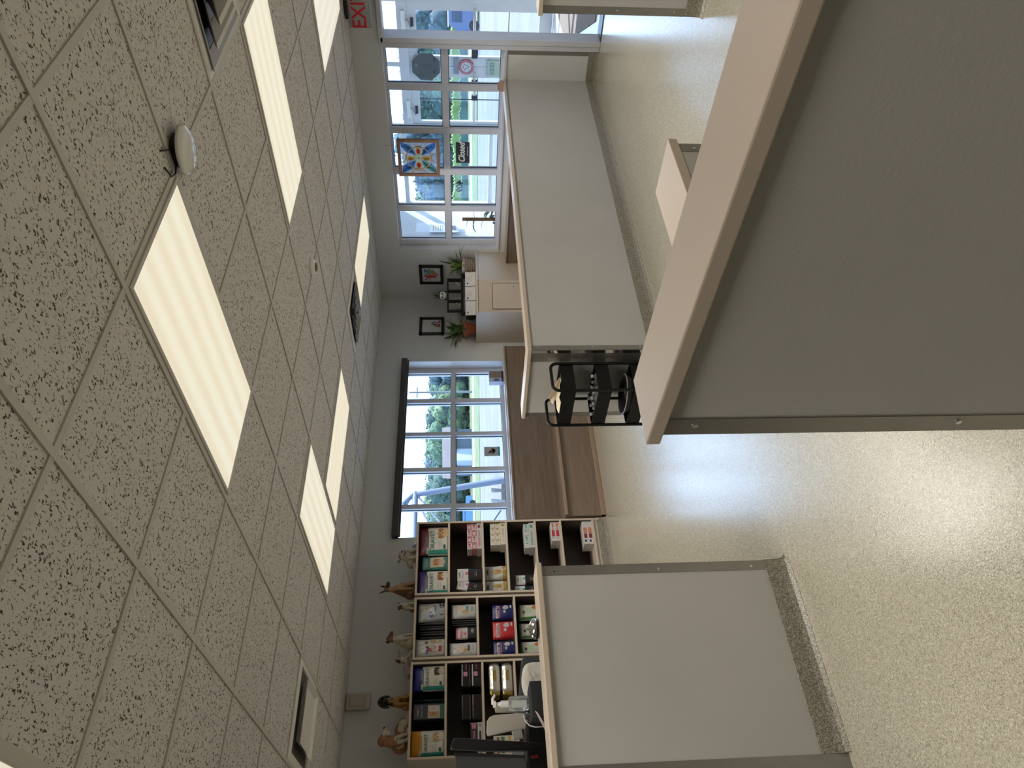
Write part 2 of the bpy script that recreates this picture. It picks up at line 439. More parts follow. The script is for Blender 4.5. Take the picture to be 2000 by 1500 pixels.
troffer(6, 5, 2, 1, 'narrow ceiling light farthest away, beside the dark louvred vent')
troffer(6, 1, 2, 1, 'ceiling light cut by the frame edge, nearest the exit sign', 1)
troffer(-3, 0, 1, 2, 'ceiling light of which only a frame corner shows over the reception')
for i, j in ((0, -5), (3, -5), (-3, -5), (-3, 4), (6, -4)):  # unseen fittings outside the frame, added for the room light
    troffer(i, j, 1, 2, 'unseen recessed ceiling light added to light the room')

# ---------------------------------------------------------------- air vents
def vent(i, j, label, style):
    x0, y0 = GX+i*G+.012, GY+j*G+.012; x1, y1 = x0+G-.024, y0+G-.024; cx, cy = (x0+x1)/2, (y0+y1)/2
    t = thing('air_vent', (cx, cy, H-.06), label, 'air vent')
    def ring(b, r0, z0, r1, z1, th=.003, mi=0):
        p = [(-1,-1),(1,-1),(1,1),(-1,1)]
        vs = [(cx+q*r0, cy+w*r0, z0) for q, w in p]+[(cx+q*r1, cy+w*r1, z1) for q, w in p]
        vs += [(cx+q*(r0-th), cy+w*(r0-th), z0+th) for q, w in p]+[(cx+q*(r1-th), cy+w*(r1-th), z1+th) for q, w in p]
        fs = []
        for k in range(4):
            n = (k+1) % 4
            fs += [(k,n,4+n,4+k), (8+k,12+k,12+n,8+n), (k,8+k,8+n,n), (4+k,4+n,12+n,12+k)]
        b.add(vs, fs, mi)
    R = (x1-x0)/2
    f = MB(); ring(f, R, H-.004, R-.045, H-.012); ring(f, R-.045, H-.012, R-.055, H+.05)
    f.build('vent_frame', WHITE, t)
    MB().box((x0+.03, y0+.03, H-.0012), (x1-.03, y1-.03, H-.0002)).build('duct_shade_plate', BLACK if style != 1 else mat('duct_shade_tone', (.10,.09,.08), .8), t)  # flat dark plate, no hole: the shade of the duct as colour
    if style == 0:
        for r, z in ((.262, .016), (.195, .030), (.128, .043)):
            b = MB(); ring(b, r, H-z, r-.058, H-.003, .003); ring(b, r+.006, H-z-.007, r-.002, H-z, .004, 1)
            b.build('louvre', [mat('louvre_painted_shade', (.30,.29,.27), .35, .3), mat('lip_painted_lit', (.85,.85,.84), .25)], t)  # grey slopes and white lips paint in how light catches the louvres
        MB().cbox((cx-.066, cy-.066, H-.052), (cx+.066, cy+.066, H-.046), .002).build('centre_plate', mat('louvre_painted_shade', (.30,.29,.27), .35, .3), t)
    elif style == 1:
        b = MB(); ring(b, .20, H-.045, .165, H-.012, .003); b.build('louvre', WHITE, t)
        MB().cbox((cx-.165, cy-.165, H-.030), (cx+.165, cy+.165, H-.022), .003).build('centre_plate', WHITE, t)
    else:
        for q in range(4):
            a = q*math.pi/2
            for k in range(4):
                d = .05+k*.055; M = R3(0, 0, a)
                b = MB(); b.obox(M @ Vector((0, d, 0))+Vector((cx, cy, H-.016)), (d*.82, .020, .0015), M @ R3(math.radians(-38), 0, 0))
                b.build('louvre', STEEL, t)
    return t
vent(2, -1, 'white square air vent with nested chevron louvres, beside the long ceiling light', 0)
vent(-1, 5, 'white air vent with a flat centre plate, above the reception shelves', 1)
vent(5, 5, 'small dark four-way louvred air vent far back in the ceiling', 2)

# wireless disc with its cable, small detector
p = atz(367, 293, H-.045); p.z = H
t = thing('wireless_access_point', (p.x, p.y, H-.05), 'white rounded disc device with a black cable under the ceiling', 'access point')
b = MB(); b.lathe([(0, -.060), (.04, -.059), (.066, -.054), (.084, -.044), (.090, -.037), (.086, -.031), (.07, -.027), (.04, -.026)], p, 40)
b.build('disc_cover', mat('glossy_white_shell', (.70,.70,.68), .12, coat=.6), t)
MB().cyl(p+Vector((0,0,-.026)), p+Vector((0,0,-.0065)), .062).build('mounting_plate', BLACK, t)
MB().tube([p+Vector((-.05, .015, -.012)), p+Vector((-.105, .03, -.018)), p+Vector((-.135, .02, -.014)), p+Vector((-.14, -.02, -.004))], .0032).build('cable', BLACK, t)
MB().tube([p+Vector((-.05, -.035, -.012)), p+Vector((-.10, -.06, -.012)), p+Vector((-.125, -.075, -.004))], .0032).build('cable', BLACK, t)
p = Vector((3.86, 3.31, H))
t = thing('smoke_detector', (p.x, p.y, H-.045), 'small white smoke detector on a ceiling tile', 'smoke detector')
MB().lathe([(0, -.044), (.02, -.044), (.03, -.04), (.032, -.030)], p, 24).build('sensor_cage', mat('grey_cage', (.12,.12,.11), .5), t)
MB().lathe([(.030, -.034), (.044, -.030), (.055, -.018), (.06, -.008), (.06, -.0005)], p, 28).build('base', WHITE, t)

# ---------------------------------------------------------------- exit sign
ex = thing('exit_sign', (6.84, 2.86, H-.24), 'grey housed exit sign with red letters under the ceiling', 'exit sign')
b = MB(); b.cbox((6.80, 2.67, H-.235), (6.845, 3.0, H-.035), .006)
b.cbox((6.79, 2.76, H-.036), (6.86, 2.92, H-.008), .004, 1)
b.build('housing', [mat('sign_grey', (.30,.295,.29), .55), BLACK], ex)
MB().cbox((6.796, 2.69, H-.222), (6.801, 2.985, H-.050), .002).build('face_plate', mat('sign_face', (.34,.335,.33), .5), ex)
b = MB(); put_text(b, 'EXIT', .165, (6.794, 2.835, H-.135), (0,-1,0), bold=.002, tall=1.08); b.build('lettering', mat('exit_red', (.62,.02,.03), .45), ex)

# emergency light box on the back wall
lo, hi = aty(722, 1388, Y1), aty(674, 1356, Y1)
t = thing('emergency_light', ((lo.x+hi.x)/2, Y1-.04, lo.z), 'small beige rounded box high on the wall near the ceiling', 'wall box')
MB().cbox((lo.x, Y1-.05, lo.z), (hi.x, Y1-.001, hi.z-.02), .014).build('housing', mat('beige_plastic', (.50,.45,.38), .4), t)
MB().cbox((lo.x+.022, Y1-.062, lo.z+.03), (hi.x-.022, Y1-.046, hi.z-.05), .008).build('lens', mat('beige_lens', (.42,.37,.31), .3), t)

# ---------------------------------------------------------------- glazing
def glazed(name, axis, face, uu, zz, us, zs_, rail, depth=.07, shadow='hi', parent_kind=S, fm=None):
    """frame with mullions: us = list of (u0,u1) solid uprights, zs_ = list of (z0,z1) solid rails"""
    t = thing(name, ((uu[0]+uu[1])/2, face, zz[0]) if axis == 'y' else (face, (uu[0]+uu[1])/2, zz[0]), kind=parent_kind)
    P = (lambda u, d, z: (u, face+d, z)) if axis == 'y' else (lambda u, d, z: (face+d, u, z))
    b = MB()
    for a, c in us: b.cbox(P(a, 0, zz[0]), P(c, depth, zz[1]), .004)
    for a, c in zs_:
        for k in range(len(us)-1):
            if us[k+1][0]-us[k][1] > .02: b.cbox(P(us[k][1], .002, a), P(us[k+1][0], depth-.002, c), .003)
    b.build('window_frame', fm or FRAMEW, t)
    g = MB()
    for k in range(len(us)-1):
        for q in range(len(zs_)-1):
            a, c = us[k][1], us[k+1][0]; e, f = zs_[q][1], zs_[q+1][0]
            w = .006
            for A, B in [((a,e),(a+w,f)), ((c-w,e),(c,f)), ((a,e),(c,e+w)), ((a,f-w),(c,f))]:
                g.box(P(A[0], depth*.45, A[1]), P(B[0], depth*.55, B[1]))
            MB().box(P(a+.001, depth*.49, e+.001), P(c-.001, depth*.51, f-.001)).build('pane', GLASS, t)
    g.build('gasket', RUBBER, t)
    return t
u_s = []
for a, c in ((93, 62), (178, 165), (262, 250), (342, 330), (413, 403), (486, 468)):
    q = sorted((atx(870, a, SWX).y, atx(870, c, SWX).y)); u_s.append(q)
u_s[0] = [3.235, 3.31]; u_s[-1][1] = yw1-.008
zr = (atx(878, 250, SWX).z, atx(865, 250, SWX).z)
store = glazed('window_1', 'x', SWX, (yw0, yw1), (zs, zh), u_s, [(zs, zs+.03), zr, (zh-.03, zh)], None)
MB().cbox((X1-.012, yw0+.02, zs-.022), (SWX+.02, yw1+.01, zs+.004), .003).build('window_sill', FRAMEW, store)
b = MB(); b.box((X1+.001, yw1-.008, zs), (SWX+.05, yw1+.002, zh)); b.box((X1+.001, yw0, zh-.006), (SWX+.05, yw1, zh+.004)); b.build('reveal', FRAMEW, store)
# door frame of the opening beside it (no leaf is hung in it)
t = thing('door_1', (SWX, (ydo+yw0)/2, 0), kind=S)
b = MB()
for y in (3.172, 3.225): b.cbox((X1-.02 if y < 3.2 else X1-.008, y, 0), (SWX+.09, y+.05, zh), .005)
b.cbox((X1-.02, ydo, 0), (SWX+.09, ydo+.05, zh), .005); b.cbox((X1-.02, ydo, zh-.03), (SWX+.09, 3.22, zh+.015), .005)
b.build('door_frame', FRAMEW, t)
MB().cbox((X1-.01, ydo+.05, 0), (SWX+.10, 3.172, .008), .003).build('threshold', mat('dark_threshold', (.10,.10,.11), .4, .6), t)

BWY = 6.665
u_b = []
for a, c in ((1068, 1060), (992, 983), (920, 912), (850, 843), (786, 778), (728, 722)):
    q = sorted((aty(890, a, BWY).x, aty(890, c, BWY).x)); u_b.append(q)
u_b[0] = [bx0, bx0+.05]; u_b[-1][1] = bx1+.0
zr = (aty(890, 850, BWY).z, aty(881, 850, BWY).z)
bwin = glazed('window_2', 'y', BWY, (bx0, bx1), (bz0, bz1), u_b, [(bz0, bz0+.045), zr, (bz1-.03, bz1)], None)
MB().cbox((bx0-.01, Y1-.012, bz0-.026), (bx1+.01, BWY, bz0+.004), .003).build('window_sill', FRAMEW, bwin)
b = MB(); b.box((bx1-.004, Y1+.001, bz0), (bx1+.002, BWY, bz1)); b.box((bx0-.002, Y1+.001, bz0), (bx0+.004, BWY, bz1)); b.box((bx0, Y1+.001, bz1-.005), (bx1, BWY, bz1+.002))
b.build('reveal', mat('satin_white_reveal', (.66,.66,.68), .3), bwin)
# roller blind
t = thing('roller_blind', ((bx0+bx1)/2, Y1-.04, 2.02), 'dark brown rolled up blind across the top of the window', 'blind')
b = MB(); b.cbox((3.52, Y1-.075, 2.018), (5.885, Y1-.001, 2.085), .006); b.build('cassette', mat('espresso_metal', (.038,.030,.027), .35), t)
MB().cyl((3.53, Y1-.03, 2.012), (5.88, Y1-.03, 2.012), .012).build('bottom_bar', mat('espresso_bar', (.05,.042,.04), .4), t)

# ---------------------------------------------------------------- cove bases along the walls
COVE = [(0, .10), (.006, .10), (.009, .035), (.016, .014), (.034, .0015), (.034, 0), (0, 0)]
def cove(name, p0, p1, od, kind=S, parent=None):
    return MB().sweep(COVE, p0, p1, od).build(name, COVEM, parent, kind=kind)
cove('baseboard_left', (X0, Y0, 0), (X0, Y1, 0), (1,0,0))
cove('baseboard_front', (X0, Y0, 0), (X1, Y0, 0), (0,1,0))
cove('baseboard_back', (X0, Y1, 0), (1.3, Y1, 0), (0,-1,0))
cove('baseboard_right', (X1, Y0, 0), (X1, ydo, 0), (-1,0,0))
cove('trim_2', (X1, 3.275, 0), (X1, 3.555, 0), (-1,0,0))
MB().box((X1-.004, 3.275, .10), (X1-.0005, 3.315, zs-.03)).build('trim_3', STEEL, kind=S)

# ================================================================ half walls
def half_wall(t, p0, p1, th, h, side, over=.014, cap_t=.026, w=None, ends=(1, 1), capext=(0.014, .014), trim=(1, 1), base=True):
    """axis aligned run (local coordinates of t): p0->p1, body lies on `side` of the front line"""
    ax = 0 if abs(p1[0]-p0[0]) > abs(p1[1]-p0[1]) else 1
    a, c = sorted((p0[ax], p1[ax])); f = p0[1-ax]; s = side
    def bx(a0, a1, d0, d1, z0, z1):
        lo, hi = (a0, f+s*d0), (a1, f+s*d1)
        if ax == 1: lo, hi = (lo[1], lo[0]), (hi[1], hi[0])
        return (lo[0], lo[1], z0), (hi[0], hi[1], z1)
    MB().box(*bx(a, c, 0, th, 0, h-cap_t)).build('wall_panel', PAINT2, t, local=True)
    MB().cbox(*bx(a-capext[0], c+capext[1], -over, th+over, h-cap_t, h), .003).build('counter_cap', LAM, t, local=True)
    for k, e in enumerate(ends):
        if not trim[k]: continue
        q = a if k == 0 else c; d = 1 if k == 0 else -1
        b = MB(); b.box(*bx(q, q+d*.040, -.0022, -.0002, .10 if base else 0, h-cap_t-.001))
        b.box(*bx(q-d*.0022, q-d*.0002, -.0022, th+.002, .10 if base else 0, h-cap_t-.001))
        b.build('corner_trim', STEEL, t, local=True)
        for z in (.16, (h)/2+.02, h-.075):
            lo, hi = bx(q+d*.024, q+d*.024, -.0045, -.002, z, z)
            MB().cyl(lo, hi, .005, .004, 10).build('screw', CHROME, t, local=True)
    if base:
        e0 = Vector(bx(a-.0, c, 0, 0, 0, 0)[0]); e1 = Vector(bx(a, c, 0, 0, 0, 0)[1])
        od = Vector((0, -s, 0)) if ax == 0 else Vector((-s, 0, 0))
        MB().sweep(COVE, (e0.x, e0.y, 0), (e1.x, e1.y, 0), od).build('cove_base', COVEM, t, local=True)
    return bx

# nearest: runs along -Y, turned by 1.8 degrees
nw = thing('half_wall', (.676, .958, 0), 'tall dark half wall nearest the camera with a beige cap', 'half wall', rz=math.radians(-1.8))
half_wall(nw, (.014, -.014), (.014, -3.2), .108, 1.08, 1, over=.014, cap_t=.024, trim=(0, 1), base=True)
# left reception counter
lw = thing('half_wall', (.98, 2.80, 0), 'grey half wall with a beige cap screening the reception desk', 'half wall')
lw_x0, lw_x1 = .605-.98, 1.363-.98
half_wall(lw, (lw_x0, 0), (lw_x1, 0), .12, 1.078, 1, cap_t=.024, trim=(0, 1), capext=(.3, .014))
MB().box((lw_x0-.10, -.004, 0), (lw_x0, .12, 1.052)).build('corner_trim', STEEL, lw, local=True)
MB().sweep(COVE, (lw_x1, 0, 0), (lw_x1, .12, 0), (1,0,0)).build('cove_base', COVEM, lw, local=True)
# middle L-shaped half wall
mw = thing('half_wall', (3.315, 3.57, 0), 'long pale half wall turning a corner behind the black cart', 'half wall')
half_wall(mw, (0, 0), (X1-3.315, 0), .115, .932, 1, trim=(1, 0), capext=(.014, -.003))
half_wall(mw, (0, .116), (0, .725), .115, .931, 1, trim=(0, 1), capext=(-.012, .014))
MB().box((-.0024, .002, .1), (-.0003, .03, .904)).build('corner_trim', POLISH, mw, local=True)
# far stub at the upper frame edge
sw = thing('half_wall', (4.19, 1.74, 0), 'half wall end at the frame edge beside the doorway', 'half wall')
half_wall(sw, (0, 0), (0, -2.2), .12, .932, 1, trim=(0, 1))
# low stub behind the nearest half wall
kw = thing('half_wall', (1.94, 1.18, 0), 'low half wall stub with a pale cap behind the nearest half wall', 'half wall')
half_wall(kw, (-.50, 0), (0, 0), .17, .75, 1, over=.012, cap_t=.028, trim=(0, 1))

# ================================================================ bench along the back wall
BY = 6.10
t = thing('wall_bench', (4.9, 6.3, 0), 'long brown wood bench under the back window', 'bench')
MB().box((3.49, 6.44, .395), (6.05, Y1-.001, .848)).build('back_panel', WOOD, t)
MB().cbox((3.49, 6.08, .372), (6.10, 6.44, .397), .004).build('seat', WOOD, t)
MB().cbox((3.49, 6.069, .368), (6.10, 6.081, .399), .003).build('seat_edging', mat('light_oak_edging', (.30,.21,.14), .4), t)
MB().box((3.49, 6.10, .04), (6.10, 6.44, .372)).build('front_panel', WOOD, t)
MB().cbox((3.49, 6.086, .0), (6.10, 6.099, .045), .005).build('shoe_moulding', mat('light_oak_edging', (.3,.21,.14), .4), t)
MB().cbox((3.49, 6.425, .845), (6.05, Y1-.001, .862), .003).build('top_rail', mat('light_oak_edging', (.3,.21,.14), .4), t)
t = thing('window_bench', (6.85, 5.2, 0), 'brown wood bench under the storefront windows', 'bench')
MB().box((6.80, 4.56, .395), (X1-.001, 5.765, .822)).build('back_panel', WOODV, t)
MB().cbox((6.46, 4.56, .372), (6.80, 5.765, .397), .004).build('seat', WOODV, t)
MB().box((6.49, 4.56, 0), (6.80, 5.765, .372)).build('front_panel', WOODV, t)
b = MB(); b.cbox((6.788, 4.54, .0), (X1-.001, 4.56, .832), .003); b.cbox((6.788, 4.54, .822), (X1-.001, 5.765, .834), .003)
b.build('edge_trim', mat('light_oak_edging', (.3,.21,.14), .4), t)

# ================================================================ corner cabinet
CT = 1.192
poly = [(6.195, Y1-.001), (6.195, 6.005), (6.50, 5.775), (X1-.001, 5.775), (X1-.001, Y1-.001)]
t = thing('corner_cabinet', (6.7, 6.2, 0), 'beige built-in corner cabinet with a small square door', 'cabinet')
MB().prism(poly, 0, CT-.018).build('cabinet_body', mat('beige_cabinet', (.50,.42,.33), .32), t)
b = MB(); b.prism([(6.188, Y1-.001), (6.188, 6.0), (6.497, 5.767), (X1-.001, 5.767), (X1-.001, Y1-.001)], CT-.018, CT)
b.build('cabinet_top', LAM, t)
A, Bq = Vector((6.195, 6.005, 0)), Vector((6.50, 5.775, 0)); e = (Bq-A).normalized(); nrm = Vector((e.y, -e.x, 0))
def on_diag(px, py, off=.0):
    d = ray(px, py); k = (A.dot(nrm)+off)/(Vector((d.x, d.y, 0)).dot(nrm)); q = d*k; return Vector((q.x, q.y, q.z+CAM_Z))
a = on_diag(963, 603, .004); c = on_diag(963, 554, .004)
M = Matrix((e, -nrm, Vector((0,0,1)))).transposed()
mid = (a+c)/2; wd = (c-a).length/2
b = MB(); b.obox(Vector((mid.x, mid.y, a.z-.24))+nrm*.004, (wd, .006, .24), M)
dr = b.build('door', mat('beige_cabinet_door', (.52,.44,.345), .4), t)
b = MB(); b.obox(Vector((mid.x, mid.y, a.z-.24))+nrm*.0005, (wd+.006, .0015, .246), M); b.build('door_gap', mat('dark_gap', (.07,.05,.035), .8), t)
kp = on_diag(1001, 558, .02)
MB().ball(kp, .012).cyl(kp, kp-nrm*.016, .005).build('knob', CHROME, dr)
a = aty(985, 697, Y1-.004); MB().cbox((a.x-.018, Y1-.012, a.z-.055), (a.x+.018, Y1-.001, a.z+.02), .003).build('door_sensor', WHITE, label='small white plastic sensor on the wall right of the blind window', cat='sensor')

# pictures
def blob2d(mb, pts, P, mi, z0=0):
    """flat painted patch; pts in picture coordinates"""
    mb.add([P(x, y) for x, y in pts], [list(range(len(pts)))], mi)
def oval(cx, cy, rx, ry, n=14, a=0, wob=0, seed=0):
    rr = random.Random(seed); o = []
    for k in range(n):
        q = 2*math.pi*k/n; w = 1+wob*(rr.random()-.5)
        x, y = rx*math.cos(q)*w, ry*math.sin(q)*w
        o.append((cx+x*math.cos(a)-y*math.sin(a), cy+x*math.sin(a)+y*math.cos(a)))
    return o
PAL = [mat('paint_'+n, c, .7) for n, c in (('blue', (.07,.13,.40)), ('violet', (.25,.10,.35)), ('red', (.50,.07,.10)), ('orange', (.65,.25,.06)), ('green', (.20,.34,.16)), ('pink', (.60,.22,.35)), ('ink', (.05,.05,.08)), ('sky', (.22,.45,.65)))]
PAPER = mat('picture_paper', (.66,.64,.62), .6)
def picture(x0, x1, z0, z1, P3, label, splats):
    """P3(u, d, z): wall point, d = distance into the room"""
    c = P3((x0+x1)/2, 0, z0)
    t = thing('framed_picture', c, label, 'picture', 'framed animal watercolours on the corner walls')
    fw = .035; b = MB()
    for a, d_, e_, f_ in ((x0, x1, z0, z0+fw), (x0, x1, z1-fw, z1), (x0, x0+fw, z0, z1), (x1-fw, x1, z0, z1)):
        b.box(P3(a, .001, e_), P3(d_, .024, f_))
    b.build('picture_frame', BLACK, t)
    b = MB(); b.box(P3(x0+fw, .001, z0+fw), P3(x1-fw, .010, z1-fw))
    W_, Hh = x1-x0-2*fw, z1-z0-2*fw
    for k, (cx, cy, rx, ry, an, mi) in enumerate(splats):
        blob2d(b, oval(x0+fw+W_*cx, z0+fw+Hh*cy, W_*rx, W_*ry, 16, an, .35, k), lambda u, z: P3(u, .0105+k*.0001, z), 1+mi)
    b.build('painting', [PAPER]+PAL, t)
a, c = atx(818, 517, X1), atx(866, 553, X1)
Px = lambda u, d, z: (X1-d, u, z)
# in this wall the viewer's right is -Y, so u runs mirrored
picture(min(a.y,c.y), max(a.y,c.y), c.z, a.z, Px, 'black framed cow watercolour in bright colours, right of the room corner',
    [(.34,.62,.13,.30,.3,0),(.42,.60,.12,.26,-.2,7),(.28,.50,.10,.24,.2,4),(.55,.60,.12,.30,0,3),(.64,.52,.10,.26,-.2,2),(.50,.36,.13,.16,0,3),(.48,.24,.12,.10,0,5),(.66,.34,.09,.12,.4,2),(.22,.80,.14,.05,-.5,0),(.78,.76,.16,.05,.5,2),(.16,.62,.12,.05,.2,4),(.84,.58,.12,.05,-.2,5),(.38,.80,.07,.12,0,7),(.60,.80,.06,.12,.1,1),(.40,.62,.022,.03,0,6),(.62,.60,.022,.03,0,6),(.45,.22,.02,.02,0,6),(.54,.22,.02,.02,0,6)])
a, c = aty(820, 622, Y1), aty(867, 655, Y1)
Py = lambda u, d, z: (u, Y1-d, z)
picture(min(a.x,c.x), max(a.x,c.x), c.z, a.z, Py, 'black framed faint donkey watercolour, left of the room corner',
    [(.58,.24,.12,.16,.4,6),(.66,.16,.14,.10,0,7),(.56,.12,.12,.08,.2,2),(.72,.20,.12,.10,-.3,5),(.78,.40,.05,.16,.5,0),(.64,.40,.035,.14,-.1,6),(.50,.30,.08,.06,.8,3),(.84,.10,.10,.07,0,1),(.45,.14,.06,.05,0,4),(.30,.52,.02,.02,0,5),(.38,.60,.015,.02,0,7),(.22,.44,.015,.015,0,3)])

# things standing on the corner cabinet
def cab(px, py, off):
    """point on the cabinet top, off metres behind its front line A-B"""
    p = on_diag(px, py, -off); return Vector((p.x, p.y, CT))
LEAF = mat('strap_leaf_green', (.045, .10, .022), .4, noise=(30, .35))
LEAFV = mat('strap_leaf_yellow_edge', (.16, .24, .06), .4)
TERRA = mat('terracotta', (.36, .105, .045), .7, noise=(20, .12))
def spider_plant(c, s, pot_kind, label, seed, n=26):
    rr = random.Random(seed)
    t = thing('potted_plant', c, label, 'plant')
    if pot_kind == 'terra':
        b = MB(); b.lathe([(0, .001), (.055*s, .001), (.078*s, .105*s), (.090*s, .106*s), (.094*s, .150*s), (.083*s, .150*s), (.078*s, .12*s), (0, .12*s)], c, 28)
        b.build('pot', TERRA, t); zt = .125*s
    else:
        b = MB(); b.lathe([(0, .001), (.062*s, .001), (.082*s, .118*s), (.092*s, .120*s), (.096*s, .158*s), (.084*s, .158*s), (.08*s, .125*s), (0, .125*s)], c, 28)
        for row in range(4):
            z = .018*s+row*.027*s; r = (.062+.020*z/(.12*s))*s+.002
            for k in range(26):
                q = 2*math.pi*(k+.5*(row % 2))/26
                b.ball(c+Vector((r*math.cos(q), r*math.sin(q), z)), (.0075*s, .0075*s, .008*s), mi=(k+row) % 2 and 1, sub=1)
        b.build('pot', [mat('cream_woven_pot', (.46,.38,.32), .8), mat('pinkish_weave', (.34,.24,.19), .8)], t); zt = .13*s
    MB().cyl(c+Vector((0,0,zt-.02*s)), c+Vector((0,0,zt)), .078*s, n=20).build('soil', mat('potting_soil', (.03,.02,.014), .9), t)
    b = MB()
    for k in range(n):
        q = rr.random()*6.28; el = .35+1.0*rr.random(); L = (.17+.16*rr.random())*s
        d = Vector((math.cos(q)*math.cos(el), math.sin(q)*math.cos(el), math.sin(el)))
        if d.dot(Vector((6.66, 6.16, 0))-Vector((c.x, c.y, 0))) > .12: L *= .45
        if d.y > .25 and c.y > 6.1: d.y *= .25
        if d.x > .25 and c.x > 6.7: d.x *= .25
        b.leaf(c+Vector((math.cos(q)*.02*s, math.sin(q)*.02*s, zt-.004)), d, L, .031*s, .55+.5*rr.random(), 7, k % 3 == 0)
    b.v = [Vector((min(p.x, X1-.012), min(p.y, Y1-.012), p.z)) for p in b.v]      # leaves bend where they meet the walls
    b.build('foliage', [LEAF, LEAFV], t); return t
p = cab(930, 648, .10); spider_plant(Vector((6.31, 6.405, CT)), 1.12, 'terra', 'spiky green plant in a terracotta pot on the beige corner cabinet', 3, 38)
spider_plant(Vector((6.905, 5.895, CT)), 1.05, 'woven', 'spiky green plant in a white woven pot on the beige corner cabinet', 5, 34)
b = MB(); c = Vector((6.52, 6.37, CT)); b.lathe([(0,.001),(.05,.001),(.066,.03),(.068,.08),(.058,.12),(.05,.12),(.05,.09),(0,.09)], c, 24)
b.build('dark_planter', mat('dark_ceramic', (.03,.035,.03), .3), label='round dark pot between the terracotta pot and the black riser', cat='pot')
# riser with four uprights
rc = Vector((6.66, 6.16, CT)); dv = e; dn = -nrm     # e along the diagonal, dn towards the corner
t = thing('desk_riser', rc, 'black two-tier riser standing on the beige corner cabinet', 'riser')
def rb(u0, u1, d0, d1, z0, z1, b):
    b.obox(rc+dv*((u0+u1)/2)+dn*((d0+d1)/2)+Vector((0,0,(z0+z1)/2)), ((u1-u0)/2, (d1-d0)/2, (z1-z0)/2), M)
b = MB(); rb(-.25, .25, -.10, .10, .150, .182, b); b.build('lower_shelf', BLACKM, t)
b = MB(); rb(-.205, .19, -.09, .09, .335, .352, b); b.build('upper_shelf', BLACKM, t)
for u in (-.20, -.08, .045, .185): 
    b = MB(); rb(u-.006, u+.006, -.09, .09, .182, .335, b); b.build('divider', BLACKM, t)
for u in (-.23, .23):
    b = MB(); rb(u-.01, u+.01, -.09, .09, .001, .150, b); b.build('foot', BLACKM, t)
def on_riser(u, d, z): return rc+dv*u+dn*d+Vector((0,0,z))
c = on_riser(-.01, -.02, .353)
t = thing('panda_planter', c, 'white and black panda face planter with spiky leaves', 'planter')
b = MB(); b.lathe([(0,0),(.034,0),(.044,.02),(.047,.05),(.042,.085),(.034,.09),(.034,.08),(0,.08)], c, 24); b.build('pot', mat('white_ceramic', (.68,.66,.62), .25), t)
b = MB()
tow = Vector((-c.x, -c.y, 0)).normalized(); sd = Vector((tow.y, -tow.x, 0))
for s_ in (-1, 1):
    MB().ball(c+sd*(.020*s_)+tow*.041+Vector((0,0,.058)), (.011,.011,.012)).build('eye_patch', BLACK, t); MB().ball(c+sd*(.036*s_)+Vector((0,0,.092)), .013).build('ear', BLACK, t); MB().ball(c+sd*(.046*s_)+tow*.02+Vector((0,0,.018)), .014).build('paw', BLACK, t)
MB().ball(c+tow*.046+Vector((0,0,.042)), .006).build('nose', BLACK, t)
b = MB(); rr = random.Random(4)
for k in range(16):
    q = rr.random()*6.28; el = .5+.9*rr.random(); b.leaf(c+Vector((0,0,.082)), (math.cos(q)*math.cos(el), math.sin(q)*math.cos(el), math.sin(el)), .10+.04*rr.random(), .012, .15, 4)
b.build('foliage', LEAF, t)
def little_animal(c, col, label, s=1):
    t = thing('small_figurine', c, label, 'figurine')
    b = MB(); b.ball(c+Vector((0,0,.022*s)), (.026*s,.018*s,.021*s)); b.ball(c+sd*(-.02*s)+Vector((0,0,.048*s)), .014*s); b.ball(c+sd*(-.026*s)+Vector((0,0,.064*s)), (.004*s,.004*s,.009*s)); b.ball(c+sd*(-.014*s)+Vector((0,0,.064*s)), (.004*s,.004*s,.009*s))
    b.ball(c+sd*(-.032*s)+Vector((0,0,.044*s)), .007*s); b.build('body', mat('figurine_'+label[:4], col, .6), t)
little_animal(on_riser(-.14, -.05, .183), (.25,.23,.19), 'grey animal figurine in the left cell of the black riser')
little_animal(on_riser(.115, -.05, .183), (.30,.30,.29), 'pale animal figurine in the right cell of the black riser', .85)
# three certificates leaning on the riser
CERT = mat('certificate_paper', (.70,.68,.64), .5); INK = mat('grey_ink', (.30,.30,.30), .6); SEAL = mat('seal_ink', (.08,.10,.08), .5)
for k, (u, lab) in enumerate(((-.185, 'left'), (-.005, 'middle'), (.175, 'right'))):
    a3 = {'left': 'white bordered certificate touching the terracotta pot', 'middle': 'white bordered certificate in the middle of the row of three', 'right': 'white bordered certificate nearest the woven pot'}[lab]
    c = on_riser(u, -.135, 0)
    t = thing('certificate', c, a3, 'certificate', 'certificates under the black riser', rz=math.atan2(e.y, e.x))
    Mt = R3(math.radians(-8), 0, 0)
    b = MB(); b.obox(Mt @ Vector((0,0,.066)), (.086, .003, .064), Mt)
    b.build('board', CERT, t, local=True)
    b = MB()
    def ln(x, z, w, h, mi=0): b.obox(Mt @ Vector((x, -.0035, z)), (w/2, .0004, h/2), Mt, mi)
    for x, z, w, h in ((0,.010,.150,.0016),(0,.120,.150,.0016),(-.075,.065,.0016,.11),(.075,.065,.0016,.11),(0,.098,.075,.003),(0,.086,.05,.002),(0,.074,.09,.0025),(0,.060,.06,.002),(0,.048,.07,.002),(.035,.028,.035,.0015)): ln(x, z, w, h)
    b.build('print', INK, t, local=True)
    b = MB(); b.obox(Mt @ Vector((-.055, -.004, .100)), (.009, .0006, .009), Mt); b.ball(Mt @ Vector((-.055, -.004, .100)), (.011,.002,.011)); b.build('seal', SEAL, t, local=True)

